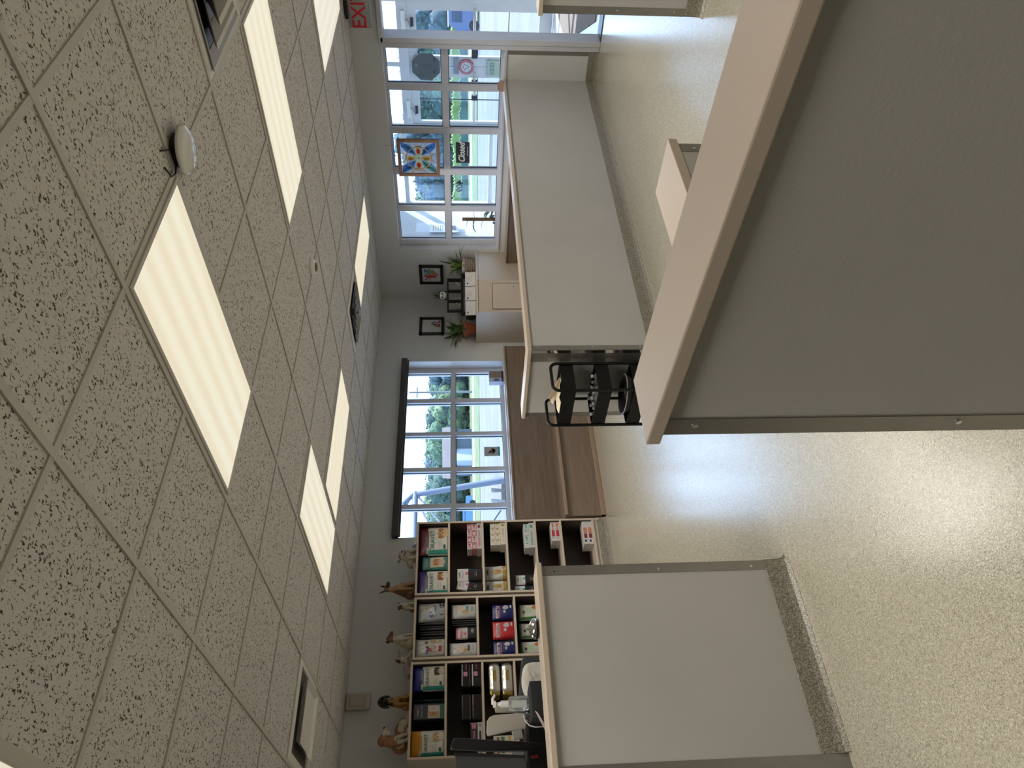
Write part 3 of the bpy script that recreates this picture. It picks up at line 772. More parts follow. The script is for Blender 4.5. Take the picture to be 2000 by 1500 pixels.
# ================================================================ shelving unit
SY = 6.10; SD = 6.42
LP = .019
t = thing('shelving_unit', (2.45, 6.27, 0), 'beige three-bay shelving unit filled with pet products', 'shelf')
R_sh = [1.809, 1.519, 1.205, .981, .708, .463, .150]
M_sh = [1.809, 1.541, 1.270, .945, .62, .30]
L_sh = [1.822, 1.541, 1.240, .975, .62, .30]
xs = {'R': (2.735, 3.462), 'M': (2.172, 2.715), 'L': (1.412, 2.152)}
b_in = MB()
for bay, shs in (('R', R_sh), ('M', M_sh), ('L', L_sh)):
    x0, x1 = xs[bay]
    for x in (x0, x1-LP): MB().cbox((x, SY, .075), (x+LP, SD, shs[0]), .002).build('side_panel', LAM, t)
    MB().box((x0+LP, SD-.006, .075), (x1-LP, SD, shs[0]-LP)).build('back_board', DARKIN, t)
    for k, z in enumerate(shs):
        MB().cbox((x0+LP, SY, z-LP), (x1-LP, SD-.006, z), .002).build('shelf_board', LAM, t)
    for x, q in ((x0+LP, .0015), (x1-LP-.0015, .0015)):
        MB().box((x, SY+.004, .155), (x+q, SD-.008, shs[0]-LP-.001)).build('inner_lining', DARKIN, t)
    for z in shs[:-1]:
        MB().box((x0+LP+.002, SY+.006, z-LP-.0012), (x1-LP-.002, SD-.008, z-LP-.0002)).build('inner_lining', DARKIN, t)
b = MB()
b.box((1.412, SY, 0), (1.431, SD, .15)); b.box((1.431, SY+.012, 0), (3.462, SY+.03, .131)); b.build('plinth', LAM, t)
cove('trim_4', (1.412, SY+.012, 0), (3.47, SY+.012, 0), (0,-1,0))

# ---- products
def pouch_front(w, h, d):
    def f(x, z):
        u = min(1, abs(2*x/w)); v = z/h
        pr = (1-u**3.2)**.5 if u < 1 else 0
        q = 1-.86*max(0, (v-.25)/.75)**1.5
        return d*.5*pr*q+.002
    return f
def pouch(c, w, h, d, cols, decals=(), texts=(), label='', cat='bag', group=None, wrink=.0, rz=0, ry=0, seal=None, shine=.35, kinds='treat_pouch'):
    """stand-up bag; cols = [(v_from, colour)], decals = (x, z, rx, rz, colour, shape)"""
    t = thing(kinds, c, label, cat, group, rz=rz)
    if ry: t.rotation_euler = (0, ry, rz)
    f = pouch_front(w, h, d); rr = random.Random(int(c[0]*1000+c[2]*100)); NX, NZ = 14, 16
    fz = [rr.uniform(1.5, 4) for _ in range(6)]
    def wr(x, z): return wrink*(math.sin(x/w*9*fz[0]+z/h*5)+.7*math.sin(z/h*12*fz[1]/2+x/w*6*fz[2]))*.5
    def F(x, z): return -(f(x, z)+(wr(x, z) if abs(x) < w*.47 else 0))
    mats = []; mm = {}
    def mi(cn):
        k = tuple(round(q, 3) for q in cn)
        if k not in mm: mm[k] = len(mats); mats.append(mat('film_%02d%02d%02d_%d' % tuple([int(q*99) for q in k]+[int(shine*10)]), cn, shine, noise=(12, .05), coat=.15))
        return mm[k]
    b = MB(); vs = []; 
    for j in range(NZ+1):
        for i in range(NX+1):
            x, z = -w/2+w*i/NX, h*j/NZ; vs.append((x, F(x, z), z))
    off = len(vs)
    for j in range(NZ+1):
        for i in range(NX+1):
            x, z = -w/2+w*i/NX, h*j/NZ; vs.append((x, f(x, z), z))
    def band(v):
        r = cols[0][1]
        for q, cc in cols:
            if v >= q: r = cc
        return mi(r)
    for j in range(NZ):
        m_ = band((j+.5)/NZ)
        fs = []
        for i in range(NX):
            a = j*(NX+1)+i; fs += [(a, a+1, a+NX+2, a+NX+1), (off+a+1, off+a, off+a+NX+1, off+a+NX+2)]
        a = j*(NX+1); fs += [(off+a, a, a+NX+1, off+a+NX+1), (a+NX, off+a+NX, off+a+NX+NX+1, a+NX+NX+1)]
        n0 = len(b.v)
        b.f += [list(q) for q in fs]; b.m += [m_]*len(fs); b.sm += [True]*len(fs)
    for j, flip in ((0, 1), (NZ, 0)):
        r = [j*(NX+1)+i for i in range(NX+1)]; q = [off+k for k in r]
        for i in range(NX): b.f.append([r[i+1], r[i], q[i], q[i+1]] if flip else [r[i], r[i+1], q[i+1], q[i]]); b.m.append(band(j/NZ*.99)); b.sm.append(False)
    b.v = [Vector(p) for p in vs]
    b.build('bag_body', mats, t, local=True)
    if seal:
        sb = MB(); sb.cbox((-w/2+.001, -.0035, h-.012), (w/2-.001, .0035, h+.006), .001); sb.build('top_seal', mat('seal_%d' % (seal[0]*99+seal[2]*999), seal, .4), t, local=True)
    if decals or texts:
        d_ = MB(); dm = []; dk = {}
        def di(cn):
            k = tuple(cn)
            if k not in dk: dk[k] = len(dm); dm.append(mat('print_%02d%02d%02d' % tuple(int(q*99) for q in k), cn, .45))
            return dk[k]
        for k, (x, z, rx, rz_, cc, sh) in enumerate(decals):
            x *= w; z *= h; rx *= w; rz_ *= h
            if sh == 'r':
                n = 5; g = [(x-rx+2*rx*i/n, z-rz_+2*rz_*j/n) for j in range(n+1) for i in range(n+1)]
                d_.add([(p, F(p, q)-.0012-.0003*k, q) for p, q in g], [(j*(n+1)+i, j*(n+1)+i+1, (j+1)*(n+1)+i+1, (j+1)*(n+1)+i) for j in range(n) for i in range(n)], di(cc), True)
            else:
                o = oval(x, z, rx, rz_, 16, 0, .18, k)
                d_.add([(x, F(x, z)-.0012-.0003*k, z)]+[(p, F(p, q)-.0012-.0003*k, q) for p, q in o], [(0, 1+i, 1+(i+1) % 16) for i in range(16)], di(cc), True)
        for (s_, size, x, z, cc) in texts:
            tv, tf = text_mesh(s_, size, bold=.0)
            d_.add([(p.x+x*w, F(p.x+x*w, p.z+z*h)-.005+p.y, p.z+z*h) for p in tv], tf, di(cc))
        d_.build('printed_label', dm, t, local=True)
    return t
WH = (.66,.64,.57); TEAL = (.03,.30,.25); TXT = (.03,.17,.15)
def spx(px, py, y=6.13): return aty(px, py, y)
def span(y0, y1, yy=6.13, px=860):
    a, c = aty(px, y1, yy).x, aty(px, y0, yy).x; return (a+c)/2, c-a
def dog_decal(x, z, s, c1, c2, c3):
    return [(x, z, .17*s, .13*s, c1, 'o'), (x-.13*s, z+.02*s, .055*s, .10*s, c2, 'o'), (x+.13*s, z+.02*s, .055*s, .10*s, c2, 'o'), (x+.01, z-.14*s, .15*s, .11*s, c3, 'o'),
            (x, z-.05*s, .075*s, .055*s, c3, 'o'), (x, z-.035*s, .028*s, .020*s, (.02,.015,.012), 'o'), (x-.06*s, z+.035*s, .016*s, .013*s, (.02,.015,.012), 'o'), (x+.06*s, z+.035*s, .016*s, .013*s, (.02,.015,.012), 'o')]
def oravet(y0, y1, zb, h, top, label, dog):
    cx, w = span(y0, y1)
    dec = [(0, .665, .47, .012, top, 'r'), (-.36, .70, .10, .035, (.5,.48,.45), 'r'), (-.42, .35, .06, .33, TEAL, 'r'), (-.17, .33, .10, .004, (.3,.3,.3), 'r'), (-.17, .28, .10, .004, (.3,.3,.3), 'r'), (-.17, .23, .10, .004, (.3,.3,.3), 'r'), (-.27, .12, .07, .035, (.02,.12,.09), 'r')]
    dec += [(q[0]+.20, q[1]+.0)+q[2:] for q in dog]
    return pouch((cx, 6.165, zb), w, h, .10, [(0, WH), (.70, top)], dec, [('ORAVET', w*.20, -.04, .53, TXT)], label, 'treat bag', None, seal=top)
tan = dog_decal(.0, .22, 1.05, (.48,.27,.10), (.36,.17,.05), (.60,.42,.22))
brn = dog_decal(.0, .22, 1.0, (.40,.16,.05), (.26,.09,.03), (.62,.55,.45))
blk = dog_decal(.0, .22, .9, (.08,.04,.03), (.05,.03,.02), (.5,.4,.35))
pom = dog_decal(.0, .22, 1.0, (.60,.40,.20), (.50,.30,.14), (.66,.6,.5))
s1 = R_sh[1]+.001
oravet(1027, 1082, s1, .268, (.11,.012,.03), 'maroon-topped dental chew bag with a golden dog, at the window end of the top shelf', tan)
oravet(1112, 1160, s1, .272, (.035,.015,.13), 'purple-topped dental chew bag with a brown and white dog', brn)
cx, w = span(1084, 1110)
pouch((cx, 6.17, s1), w, .235, .07, [(0, (.06,.22,.19)), (.62, (.03,.15,.13))], [(0,.42,.36,.26,(.6,.5,.38),'r')]+dog_decal(0,.42,1.3,(.55,.25,.10),(.45,.18,.06),(.6,.45,.3)), [('CHEWS', w*.16, 0, .82, (.5,.55,.5))], 'teal pouch with a brown dog face between two dental chew bags', 'treat bag')
s1 = L_sh[1]+.001
oravet(1297, 1347, s1, .262, (.004,.015,.22), 'blue-topped dental chew bag with a small dark dog', blk)
oravet(1424, 1477, s1, .265, (.50,.22,.005), 'orange-topped dental chew bag with a fluffy dog', pom)
for k in range(4):
    cx, w = span(1343, 1352)
    pouch((cx-.03-.024*k, 6.30+.004*k, s1), .20, .235, .018, [(0, (.02,.07,.06)), (.7, (.012,.02,.06))], (), (), 'dark teal flat bag filed behind the blue-topped bag' , 'treat bag', 'dark bags filed behind the blue-topped bag', rz=math.radians(74))
cx, w = span(1373, 1402)
def carton(c, w, d, h, col, label, group=None, marks=(), texts=(), rz=0, side=None, name='product_box', rough=.45):
    t = thing(name, c, label, 'box', group, rz=rz)
    sd_ = side or tuple(q*.9 for q in col)
    b = MB(); b.cbox((-w/2, -d/2, 0), (w/2, d/2, h), .0012)
    b.build('carton', mat('card_%02d%02d%02d' % tuple(int(q*99) for q in col), col, rough), t, local=True)
    if marks or texts:
        g = MB(); ms = []; mk = {}
        def gi(cn):
            if cn not in mk: mk[cn] = len(ms); ms.append(mat('print_%02d%02d%02d' % tuple(int(q*99) for q in cn), cn, .45))
            return mk[cn]
        for k, (x, z, rx, rz_, cc) in enumerate(marks):
            g.box((w*(x-rx), -d/2-.0006-.0002*k, h*(z-rz_)), (w*(x+rx), -d/2-.0001, h*(z+rz_)), gi(cc))
        for (s_, size, x, z, cc) in texts: put_text(g, s_, size, (w*x, -d/2-.0014, h*z), (1,0,0), gi(cc))
        g.build('printed_label', ms, t, local=True)
    return t
carton((cx, 6.19, s1), w, .075, .245, (.055,.06,.08), 'slate blue box with a cat and dog photo on the left top shelf', marks=[(0,.34,.44,.20,(.50,.42,.36)), (-.15,.36,.17,.14,(.5,.28,.13)), (.17,.33,.17,.15,(.60,.55,.50)), (.2,.36,.03,.02,(.02,.02,.02)), (-.15,.36,.03,.02,(.02,.02,.02)), (0,.06,.5,.06,(.05,.20,.13))], texts=[('DAILY', w*.2, 0, .86, (.5,.5,.5)), ('DENTAL CARE', w*.12, 0, .74, (.5,.5,.5))])

# right bay, boxes in stacks
def stack(px0, px1, y0, y1, zb, rows, cols_, colA, colB, txt, labfmt, grp, d=.16, base=None, tc=(.3,.05,.08)):
    cx, w = span(y0, y1, 6.12, (px0+px1)/2); htot = aty(px0, y0, 6.12).z-aty(px1, y0, 6.12).z
    bh = htot/(rows+1)
    carton((cx, 6.115+d/2, zb), w, d, bh-.001, colA, labfmt[0], None, marks=[(-.25,.5,.16,.22,colB), (.36,.5,.06,.25,tc)], texts=[(txt, bh*.55, .06, .5, tc)])
    bw = w/cols_
    for r in range(rows):
        for k in range(cols_):
            px_ = cx-w/2+bw*(k+.5)+random.uniform(-.002, .002)
            carton((px_, 6.125+d/2*.8+random.uniform(0, .006), zb+bh*(r+1)), bw-.003, d*.8, bh-.001, colA if (r+k) % 2 else colB if rows > 1 else colA, labfmt[1], grp, marks=[(0,.5,.3,.2, colB if (r+k) % 2 else colA), (.30,.55,.10,.22,tc)])
PK = (.55,.20,.25); GRYW = (.50,.49,.47)
stack(909, 937, 1022, 1072, R_sh[2]+.001, 2, 4, GRYW, PK, 'CHEW', ('long white box with red lettering under the pink and grey cartons', 'small pink or grey carton stacked on the second shelf by the window'), 'pink and grey cartons on the second shelf')
stack(956, 985, 1020, 1064, R_sh[3]+.001, 2, 4, (.62,.58,.48), (.56,.52,.44), 'GOLD', ('long cream box with gold print under the small cream cartons', 'small cream carton stacked on the third shelf'), 'cream cartons on the third shelf', tc=(.35,.22,.04))
stack(1020, 1040, 1022, 1070, R_sh[4]+.001, 1, 4, (.50,.51,.49), (.18,.36,.32), 'MINT', ('long pale box with green print under the mint coloured cartons', 'small mint or grey carton on the fourth shelf'), 'mint cartons on the fourth shelf', tc=(.05,.28,.20))
for k in range(2):
    a = aty(1075+9*k, 1020, 6.12); cx, w = span(1020, 1056, 6.12, 1085)
    carton((cx, 6.20, R_sh[5]+.001+.042*k), w, .16, .041, (.58,.55,.53), ('lower','upper')[k]+' white and red box of the pair on the fifth shelf', None, marks=[(-.10,.5,.17,.34,(.45,.02,.05)), (.36,.5,.08,.2,(.55,.15,.04))], texts=[('CHEWS', .022, .16, .5, (.5,.12,.04)), ('7', .03, -.36, .5, (.03,.03,.12))])
for k in range(2):
    cx, w = span(1018, 1062, 6.12, 1140)
    carton((cx, 6.20, R_sh[6]+.001+.046*k), w, .15, .045, (.58,.56,.53), ('lower','upper')[k]+' white and orange box of the pair on the bottom shelf', None, marks=[(.10,.5,.12,.32,(.55,.12,.02)), (-.14,.5,.10,.32,(.16,.02,.02)), (-.36,.6,.05,.2,(.02,.03,.12))], texts=[('EASY', .02, .10, .5, (.6,.55,.5))])
# packets standing in the right bay
def packet(px0, px1, y0, y1, zb, acc, label, rz=0, ry=0):
    cx, w = span(y0, y1, 6.14, (px0+px1)/2); a = aty(px0, (y0+y1)/2, 6.14).z
    return pouch((cx, 6.19, zb), w, a-zb, .05, [(0, (.012,.010,.010)), (.55, (.60,.58,.57))], [(.08,.62,.11,.05,acc,'r'), (.0,.80,.30,.008,(.3,.3,.3),'r'), (0,.75,.25,.008,(.3,.3,.3),'r'), (0,.3,.15,.01,(.35,.2,.15),'r'), (0,.24,.2,.01,(.3,.2,.18),'r')], [('DERM', w*.16, -.0, .90, (.1,.1,.12))], label, 'packet', rz=rz, ry=ry)
packet(892, 937, 1137, 1157, R_sh[2]+.008, (.55,.10,.22), 'black and white packet with a pink mark tilting beside its upright twin', rz=.1, ry=math.radians(14))
packet(893, 937, 1106, 1132, R_sh[2]+.001, (.55,.10,.22), 'upright black and white packet with a pink mark on the second shelf')
packet(1006, 1040, 1140, 1158, R_sh[4]+.001, (.04,.35,.22), 'black and white packet with a green mark, left of its twin')
packet(1008, 1040, 1119, 1138, R_sh[4]+.001, (.04,.35,.22), 'black and white packet with a green mark, right of its twin')
packet(1127, 1156, 1112, 1126, R_sh[6]+.001, (.4,.2,.03), 'packet with a black band half hidden on the bottom shelf')
SILV = (.50,.485,.45); GOLDC = (.36,.26,.06)
for y0, y1, lb in ((1101, 1128, 'silver and gold bag nearer the cream cartons on the third shelf'), (1130, 1156, 'silver and gold bag beside the bay divider on the third shelf')):
    cx, w = span(y0, y1, 6.15, 965)
    pouch((cx, 6.21, R_sh[3]+.001), w, .205, .08, [(0, GOLDC), (.16, SILV)], [(0,.45,.16,.22,GOLDC,'o'), (.06,.40,.08,.13,(.5,.12,.08),'o'), (0,.86,.18,.04,(.08,.08,.08),'r')], (), lb, 'treat bag', wrink=.006, shine=.25)
# middle bay
cx, w = span(1174, 1211)
pouch((cx, 6.18, M_sh[1]+.001), w, .235, .09, [(0, (.42,.42,.45)), (.85, (.50,.50,.50))], [(.24,.55,.15,.20,(.45,.35,.16),'o'), (.0,.46,.20,.16,(.62,.60,.58),'o'), (-.1,.5,.22,.07,(.07,.16,.42),'r'), (.1,.36,.38,.035,(.08,.2,.45),'r'), (.3,.12,.16,.10,(.05,.05,.06),'o'), (-.2,.12,.03,.06,(.08,.12,.3),'r'), (0,.78,.30,.02,(.62,.62,.62),'r')], (), 'shiny silver and blue treat bag on the middle top shelf', 'treat bag', wrink=.005, shine=.2)
cx, w = span(1245, 1282)
pouch((cx, 6.17, M_sh[1]+.001), w, .250, .09, [(0, (.52,.50,.47))], [(-.1,.40,.16,.20,(.45,.05,.07),'o'), (.26,.62,.08,.06,(.12,.07,.04),'o'), (.02,.60,.07,.05,(.14,.09,.05),'o'), (.3,.30,.12,.20,(.40,.28,.12),'o'), (-.22,.60,.14,.04,(.06,.12,.32),'o'), (.1,.25,.3,.05,(.62,.6,.57),'o'), (-.1,.16,.14,.05,(.42,.04,.05),'r')], (), 'silver bag with a red flash and round brown treats', 'treat bag', wrink=.005, shine=.2)
for k in range(6):
    cx = spx(860, 1214+5.2*k).x
    pouch((cx, 6.21+.012*(k % 2), M_sh[1]+.001), .17, .222-.003*k, .022, [(0, (.052,.052,.056))], (), (), 'charcoal bag seen edge-on in the row on the middle top shelf', 'treat bag', 'charcoal bags filed on the middle top shelf', rz=math.radians(78), wrink=.002, shine=.5)
cx, w = span(1176, 1204, 6.13, 900)
pouch((cx, 6.19, M_sh[2]+.001), w, .215, .08, [(0, (.52,.52,.50))], [(.1,.36,.2,.05,(.04,.26,.36),'r'), (.1,.6,.25,.14,(.62,.50,.38),'o'), (-.1,.42,.14,.14,(.45,.35,.14),'o'), (.06,.15,.16,.07,(.35,.35,.35),'r'), (0,.82,.3,.02,(.3,.3,.3),'r')], (), 'white treat bag with a blue band on the middle second shelf', 'treat bag', wrink=.003)
for k in range(3):
    cx = spx(900, 1207+4*k).x
    pouch((cx, 6.23, M_sh[2]+.001), .18, .215-.004*k, .02, [(0, (.035,.035,.038))], (), (), 'black bag seen edge-on behind the white bag with a blue band', 'treat bag', 'black bags filed behind the blue-banded bag', rz=math.radians(76), wrink=.002)
cx, w = span(1220, 1244, 6.13, 905)
pouch((cx, 6.19, M_sh[2]+.001), w, .178, .07, [(0, (.03,.028,.03)), (.42, (.58,.54,.53)), (.90, (.40,.10,.16))], [(0,.74,.4,.06,(.55,.16,.22),'r'), (-.1,.56,.15,.08,(.5,.12,.18),'o'), (.1,.20,.2,.06,(.4,.38,.35),'o')], (), 'pink, white and black treat bag on the middle second shelf', 'treat bag', wrink=.003)
cx, w = span(1253, 1282, 6.13, 900)
pouch((cx, 6.17, M_sh[2]+.001), w, .232, .09, [(0, (.52,.51,.49))], [(0,.62,.25,.16,(.62,.50,.44),'o'), (.05,.30,.22,.04,(.10,.05,.04),'r'), (-.12,.45,.12,.12,(.45,.35,.12),'o'), (.1,.15,.2,.04,(.4,.4,.4),'r'), (0,.88,.3,.02,(.4,.4,.4),'r')], (), 'white treat bag with a brown band beside the left bay divider', 'treat bag', wrink=.005, shine=.25)
for y0, y1, c_, lb in ((1177, 1207, (.010,.018,.12), 'blue treat bag nearest the right bay on the third shelf'), (1210, 1245, (.46,.020,.025), 'red treat bag between two blue ones'), (1249, 1278, (.010,.018,.12), 'blue treat bag left of the red one')):
    cx, w = span(y0, y1, 6.13, 980)
    pouch((cx, 6.18, M_sh[3]+.001), w, .185, .08, [(0, c_)], [(-.02,.76,.40,.07,(.50,.42,.45),'r'), (-.02,.64,.38,.02,(.45,.06,.10),'r'), (.22,.36,.14,.14,(.42,.40,.38),'o'), (-.05,.42,.10,.06,(.4,.4,.42),'o'), (.26,.12,.10,.04,(.5,.5,.5),'r')], [('Greenies', w*.17, -.02, .76, (.03,.05,.2))] if c_[0] < .1 else [('DentaStix', w*.15, -.02, .76, (.4,.03,.04))], lb, 'treat bag', wrink=.002)
for y0, y1, lb in ((1176, 1207, 'white and green bag under the first blue bag'), (1213, 1243, 'white and green bag behind the chrome bell'), (1249, 1278, 'white and green bag with an orange corner under the left blue bag')):
    cx, w = span(y0, y1, 6.13, 1030)
    pouch((cx, 6.19, M_sh[4]+.001), w, .275, .085, [(0, (.05,.15,.04)), (.25, (.50,.49,.44)), (.96, (.08,.18,.06))], [(-.40,.55,.07,.38,(.05,.17,.04),'r'), (.05,.68,.2,.10,(.35,.48,.28),'o'), (.24,.5,.13,.08,(.40,.16,.07),'o'), (-.02,.84,.10,.04,(.05,.05,.05),'o')], (), lb, 'treat bag', wrink=.002)
# left bay
for k, (z, lb) in enumerate(((0, 'lower'), (.085, 'upper'))):
    for q in range(2):
        cx, w = span(1294, 1343, 6.13, 915)
        t = thing('sealed_pack', (cx-.245*q, 6.20+.03*q, L_sh[2]+.001+z), lb+(' black film pack with a pink square at the front of the left second shelf' if q == 0 else ' plain black pack at the back of the left second shelf'), 'pack')
        b = MB(); b.cbox((cx-w/2-.245*q, 6.12+.03*q, L_sh[2]+.001+z), (cx+w/2-.245*q, 6.30, L_sh[2]+.082+z), .014)
        b.build('film_wrap', mat('black_film', (.020,.016,.017), .22, bump=(40, .5, .004)), t)
        if q == 0:
            b = MB(); b.box((cx-.012, 6.1185, L_sh[2]+.03+z), (cx+.022, 6.1205, L_sh[2]+.062+z)); b.build('pink_sticker', mat('pink_sticker', (.50,.22,.30), .5), t); MB().box((cx+.04, 6.1185, L_sh[2]+.035+z), (cx+.10, 6.1205, L_sh[2]+.045+z)).build('red_print', mat('dull_red_print', (.25,.07,.08), .5), t)
cx, w = span(1411, 1478, 6.13, 930)
carton((cx, 6.20, L_sh[2]+.001), w, .14, .038, (.56,.54,.52), 'flat white box with black bars on the left second shelf', marks=[(.12,.5,.13,.2,(.05,.03,.04)), (-.3,.5,.1,.2,(.5,.1,.15)), (.42,.5,.05,.25,(.3,.3,.3))])
carton((cx+.06, 6.21, L_sh[2]+.040), w*.55, .12, .055, (.06,.035,.045), 'black and pink carton lying on the flat white box', marks=[(.3,.5,.12,.3,(.50,.2,.3)), (-.15,.5,.2,.15,(.3,.12,.16)), (.46,.5,.03,.5,(.5,.2,.3))])
for y_, lb in ((950, 'upper'), (975, 'lower')):
    cx, w = span(1293, 1355, 6.14, 975); z = L_sh[3]+.001+(.105 if lb == 'upper' else 0)
    t = thing('treat_pouch', (cx, 6.2, z), lb+' silver and gold bag lying on its side on the left third shelf', 'treat bag')
    b = MB(); M2 = R3(0, 0, 0); cc = Vector((cx, 6.21, z+.05))
    b.cbox((cx-w/2, 6.13, z+.002), (cx+w/2, 6.29, z+.098), .034); b.build('bag_body', mat('silver_film', SILV, .22, .3, bump=(22, .8, .008)), t)
    b = MB(); b.box((cx-w*.1, 6.1275, z+.035), (cx+w*.22, 6.130, z+.062)); b.build('printed_label', mat('gold_print', GOLDC, .3, .4), t)
    b = MB(); b.cbox((cx-w/2-.012, 6.138, z+.010), (cx-w/2+.03, 6.28, z+.090), .01); b.build('base_fold', mat('gold_film', GOLDC, .3, .5), t)
for k, (x0_, x1_, c_, lb) in enumerate(((1437, 1452, (.55,.53,.45), 'cream carton with a green mark half hidden by the monitor'), (1454, 1476, (.50,.47,.40), 'cream carton stack part hidden by the monitor'))):
    cx, w = span(x0_, x1_, 6.13, 975)
    carton((cx, 6.2, L_sh[3]+.001), w, .14, .18, c_, lb, marks=[(0,.8,.3,.06,(.3,.1,.05)), (0,.6,.35,.08,(.06,.2,.12)), (0,.3,.4,.05,(.5,.3,.06))])

# ================================================================ dog figurines on the shelving
def blobs(name, parts, voxel, mats, fn, root, scale):
    """spheres and capsules fused into one skin, faces coloured by fn(x, y, z, normal)"""
    b = MB()
    for p in parts:
        if p[0] == 's': b.ball(p[1], p[2], p[3] if len(p) > 3 else None, sub=2)
        else:
            A, B_, r0, r1 = Vector(p[1]), Vector(p[2]), p[3], p[4]; n = max(3, int((B_-A).length/min(r0, r1)*1.6))
            for i in range(n+1):
                k = i/n; b.ball(A.lerp(B_, k), r0+(r1-r0)*k, sub=2)
    me = D.meshes.new('tmp'); me.from_pydata(b.v, [], b.f); o = D.objects.new('tmp', me); C.objects.link(o)
    md = o.modifiers.new('r', 'REMESH'); md.mode = 'VOXEL'; md.voxel_size = voxel
    sm = o.modifiers.new('s', 'SMOOTH'); sm.factor = .5; sm.iterations = 3
    dg = bpy.context.evaluated_depsgraph_get(); m2 = D.meshes.new_from_object(o.evaluated_get(dg)); D.objects.remove(o); D.meshes.remove(me)
    m2.name = name
    for q in mats: m2.materials.append(q)
    for p in m2.polygons:
        p.use_smooth = True; p.material_index = fn(p.center.x, p.center.y, p.center.z)
    for v in m2.vertices: v.co *= scale
    r = D.objects.new(name, m2); C.objects.link(r); r.parent = root
    return r
FG = {k: mat('glazed_'+k, c, .32, noise=(40, .18)) for k, c in dict(fawn=(.36,.21,.10), dark=(.055,.035,.028), cream=(.52,.46,.36), brown=(.20,.09,.04), black=(.02,.018,.016), white=(.50,.47,.40), ochre=(.34,.17,.045), grey=(.30,.28,.25), rust=(.30,.13,.055)).items()}
def sit(sp=1.0, head=(0,-.13,.80), hr=.115, muz=(0,-.30,.76), mr=.062, chest=.15):
    h = Vector(head); mz = Vector(muz)
    return [('s',(0,.13,.17),(.20*sp,.20,.17)), ('c',(0,.12,.22),(0,-.06,.52),.17*sp,.145*sp), ('s',(0,-.09,.47),(chest*sp,.13,.17)), ('c',(0,-.07,.55),(h.x*.7,h.y+.05,h.z-.06),.115*sp,.09*sp),
            ('s',h,(hr,hr,hr*.95)), ('c',h+Vector((0,-.03,-.01)),mz,hr*.72,mr),
            ('c',(-.09*sp,-.13,.42),(-.10*sp,-.19,.05),.062,.042), ('c',(.09*sp,-.13,.42),(.10*sp,-.19,.05),.062,.042), ('s',(-.10*sp,-.22,.035),(.048,.07,.036)), ('s',(.10*sp,-.22,.035),(.048,.07,.036)),
            ('s',(-.17*sp,.02,.13),(.08,.16,.13)), ('s',(.17*sp,.02,.13),(.08,.16,.13)), ('s',(-.18*sp,-.14,.035),(.05,.09,.035)), ('s',(.18*sp,-.14,.035),(.05,.09,.035)), ('c',(0,.26,.06),(.16,.34,.04),.04,.02)]
def figurine(px_top, py, h, zb, parts, cols, fn, label, extra=None, rz=0, y=6.26):
    x = aty(px_top, py, y).x
    h *= 1.12
    t = thing('dog_figurine', (x, y, zb), label, 'figurine', rz=rz)
    blobs('body', parts, .017, [FG[c] for c in cols], fn, t, h)
    if extra: extra(t, h)
    return t
def ear(t, base, tip, w, h, m, thick=.35):
    B_, T_ = Vector(base), Vector(tip); d = (T_-B_); L = d.length; d.normalize()
    M = d.to_track_quat('Z', 'Y').to_matrix()
    b = MB(); b.lathe([(0, 0), (w*.9, L*.06), (w, L*.3), (w*.62, L*.7), (.004, L)], (0,0,0), 12)
    vs = [M @ Vector((p.x, p.y*thick, p.z)) + B_ for p in b.v]
    c = MB(); c.add([v*h for v in vs], b.f, 0, True); c.build('ear', m, t, local=True)
def flap(t, c_, r, h, m, M=None):
    b = MB(); b.ball(Vector(c_)*h, tuple(q*h for q in r), M); b.build('ear', m, t, local=True)
def nose(t, c_, r, h): 
    b = MB(); b.ball(Vector(c_)*h, r*h, sub=2); b.build('nose', FG['black'], t, local=True)
def eyes(t, c_, dx, r, h):
    for s_ in (-1, 1):
        b = MB(); b.ball((Vector(c_)+Vector((dx*s_, 0, 0)))*h, r*h, sub=1); b.build('eye', FG['black'], t, local=True)
ZR, ZM, ZL = R_sh[0]+.001, M_sh[0]+.001, L_sh[0]+.001
# upright eared fawn dog
def ex1(t, h):
    ear(t, (-.07,-.10,.84), (-.15,-.09,1.03), .042, h, FG['dark']); ear(t, (.07,-.10,.84), (.11,-.09,1.03), .042, h, FG['dark'])
    nose(t, (.045,-.315,.775), .026, h); eyes(t, (.01,-.215,.83), .045, .013, h)
figurine(808, 1153, .285, ZR, sit(.92, (0,-.12,.80), .10, (.04,-.29,.76), .055, .14), ['fawn','dark','brown'],
         lambda x, y, z: 1 if (y < -.19 and z > .68) or (z > .66 and abs(x) > .085) else (2 if x < -.09 and z < .62 else 0), 'tallest fawn dog figurine with pointed upright ears, sitting', ex1, rz=.25)
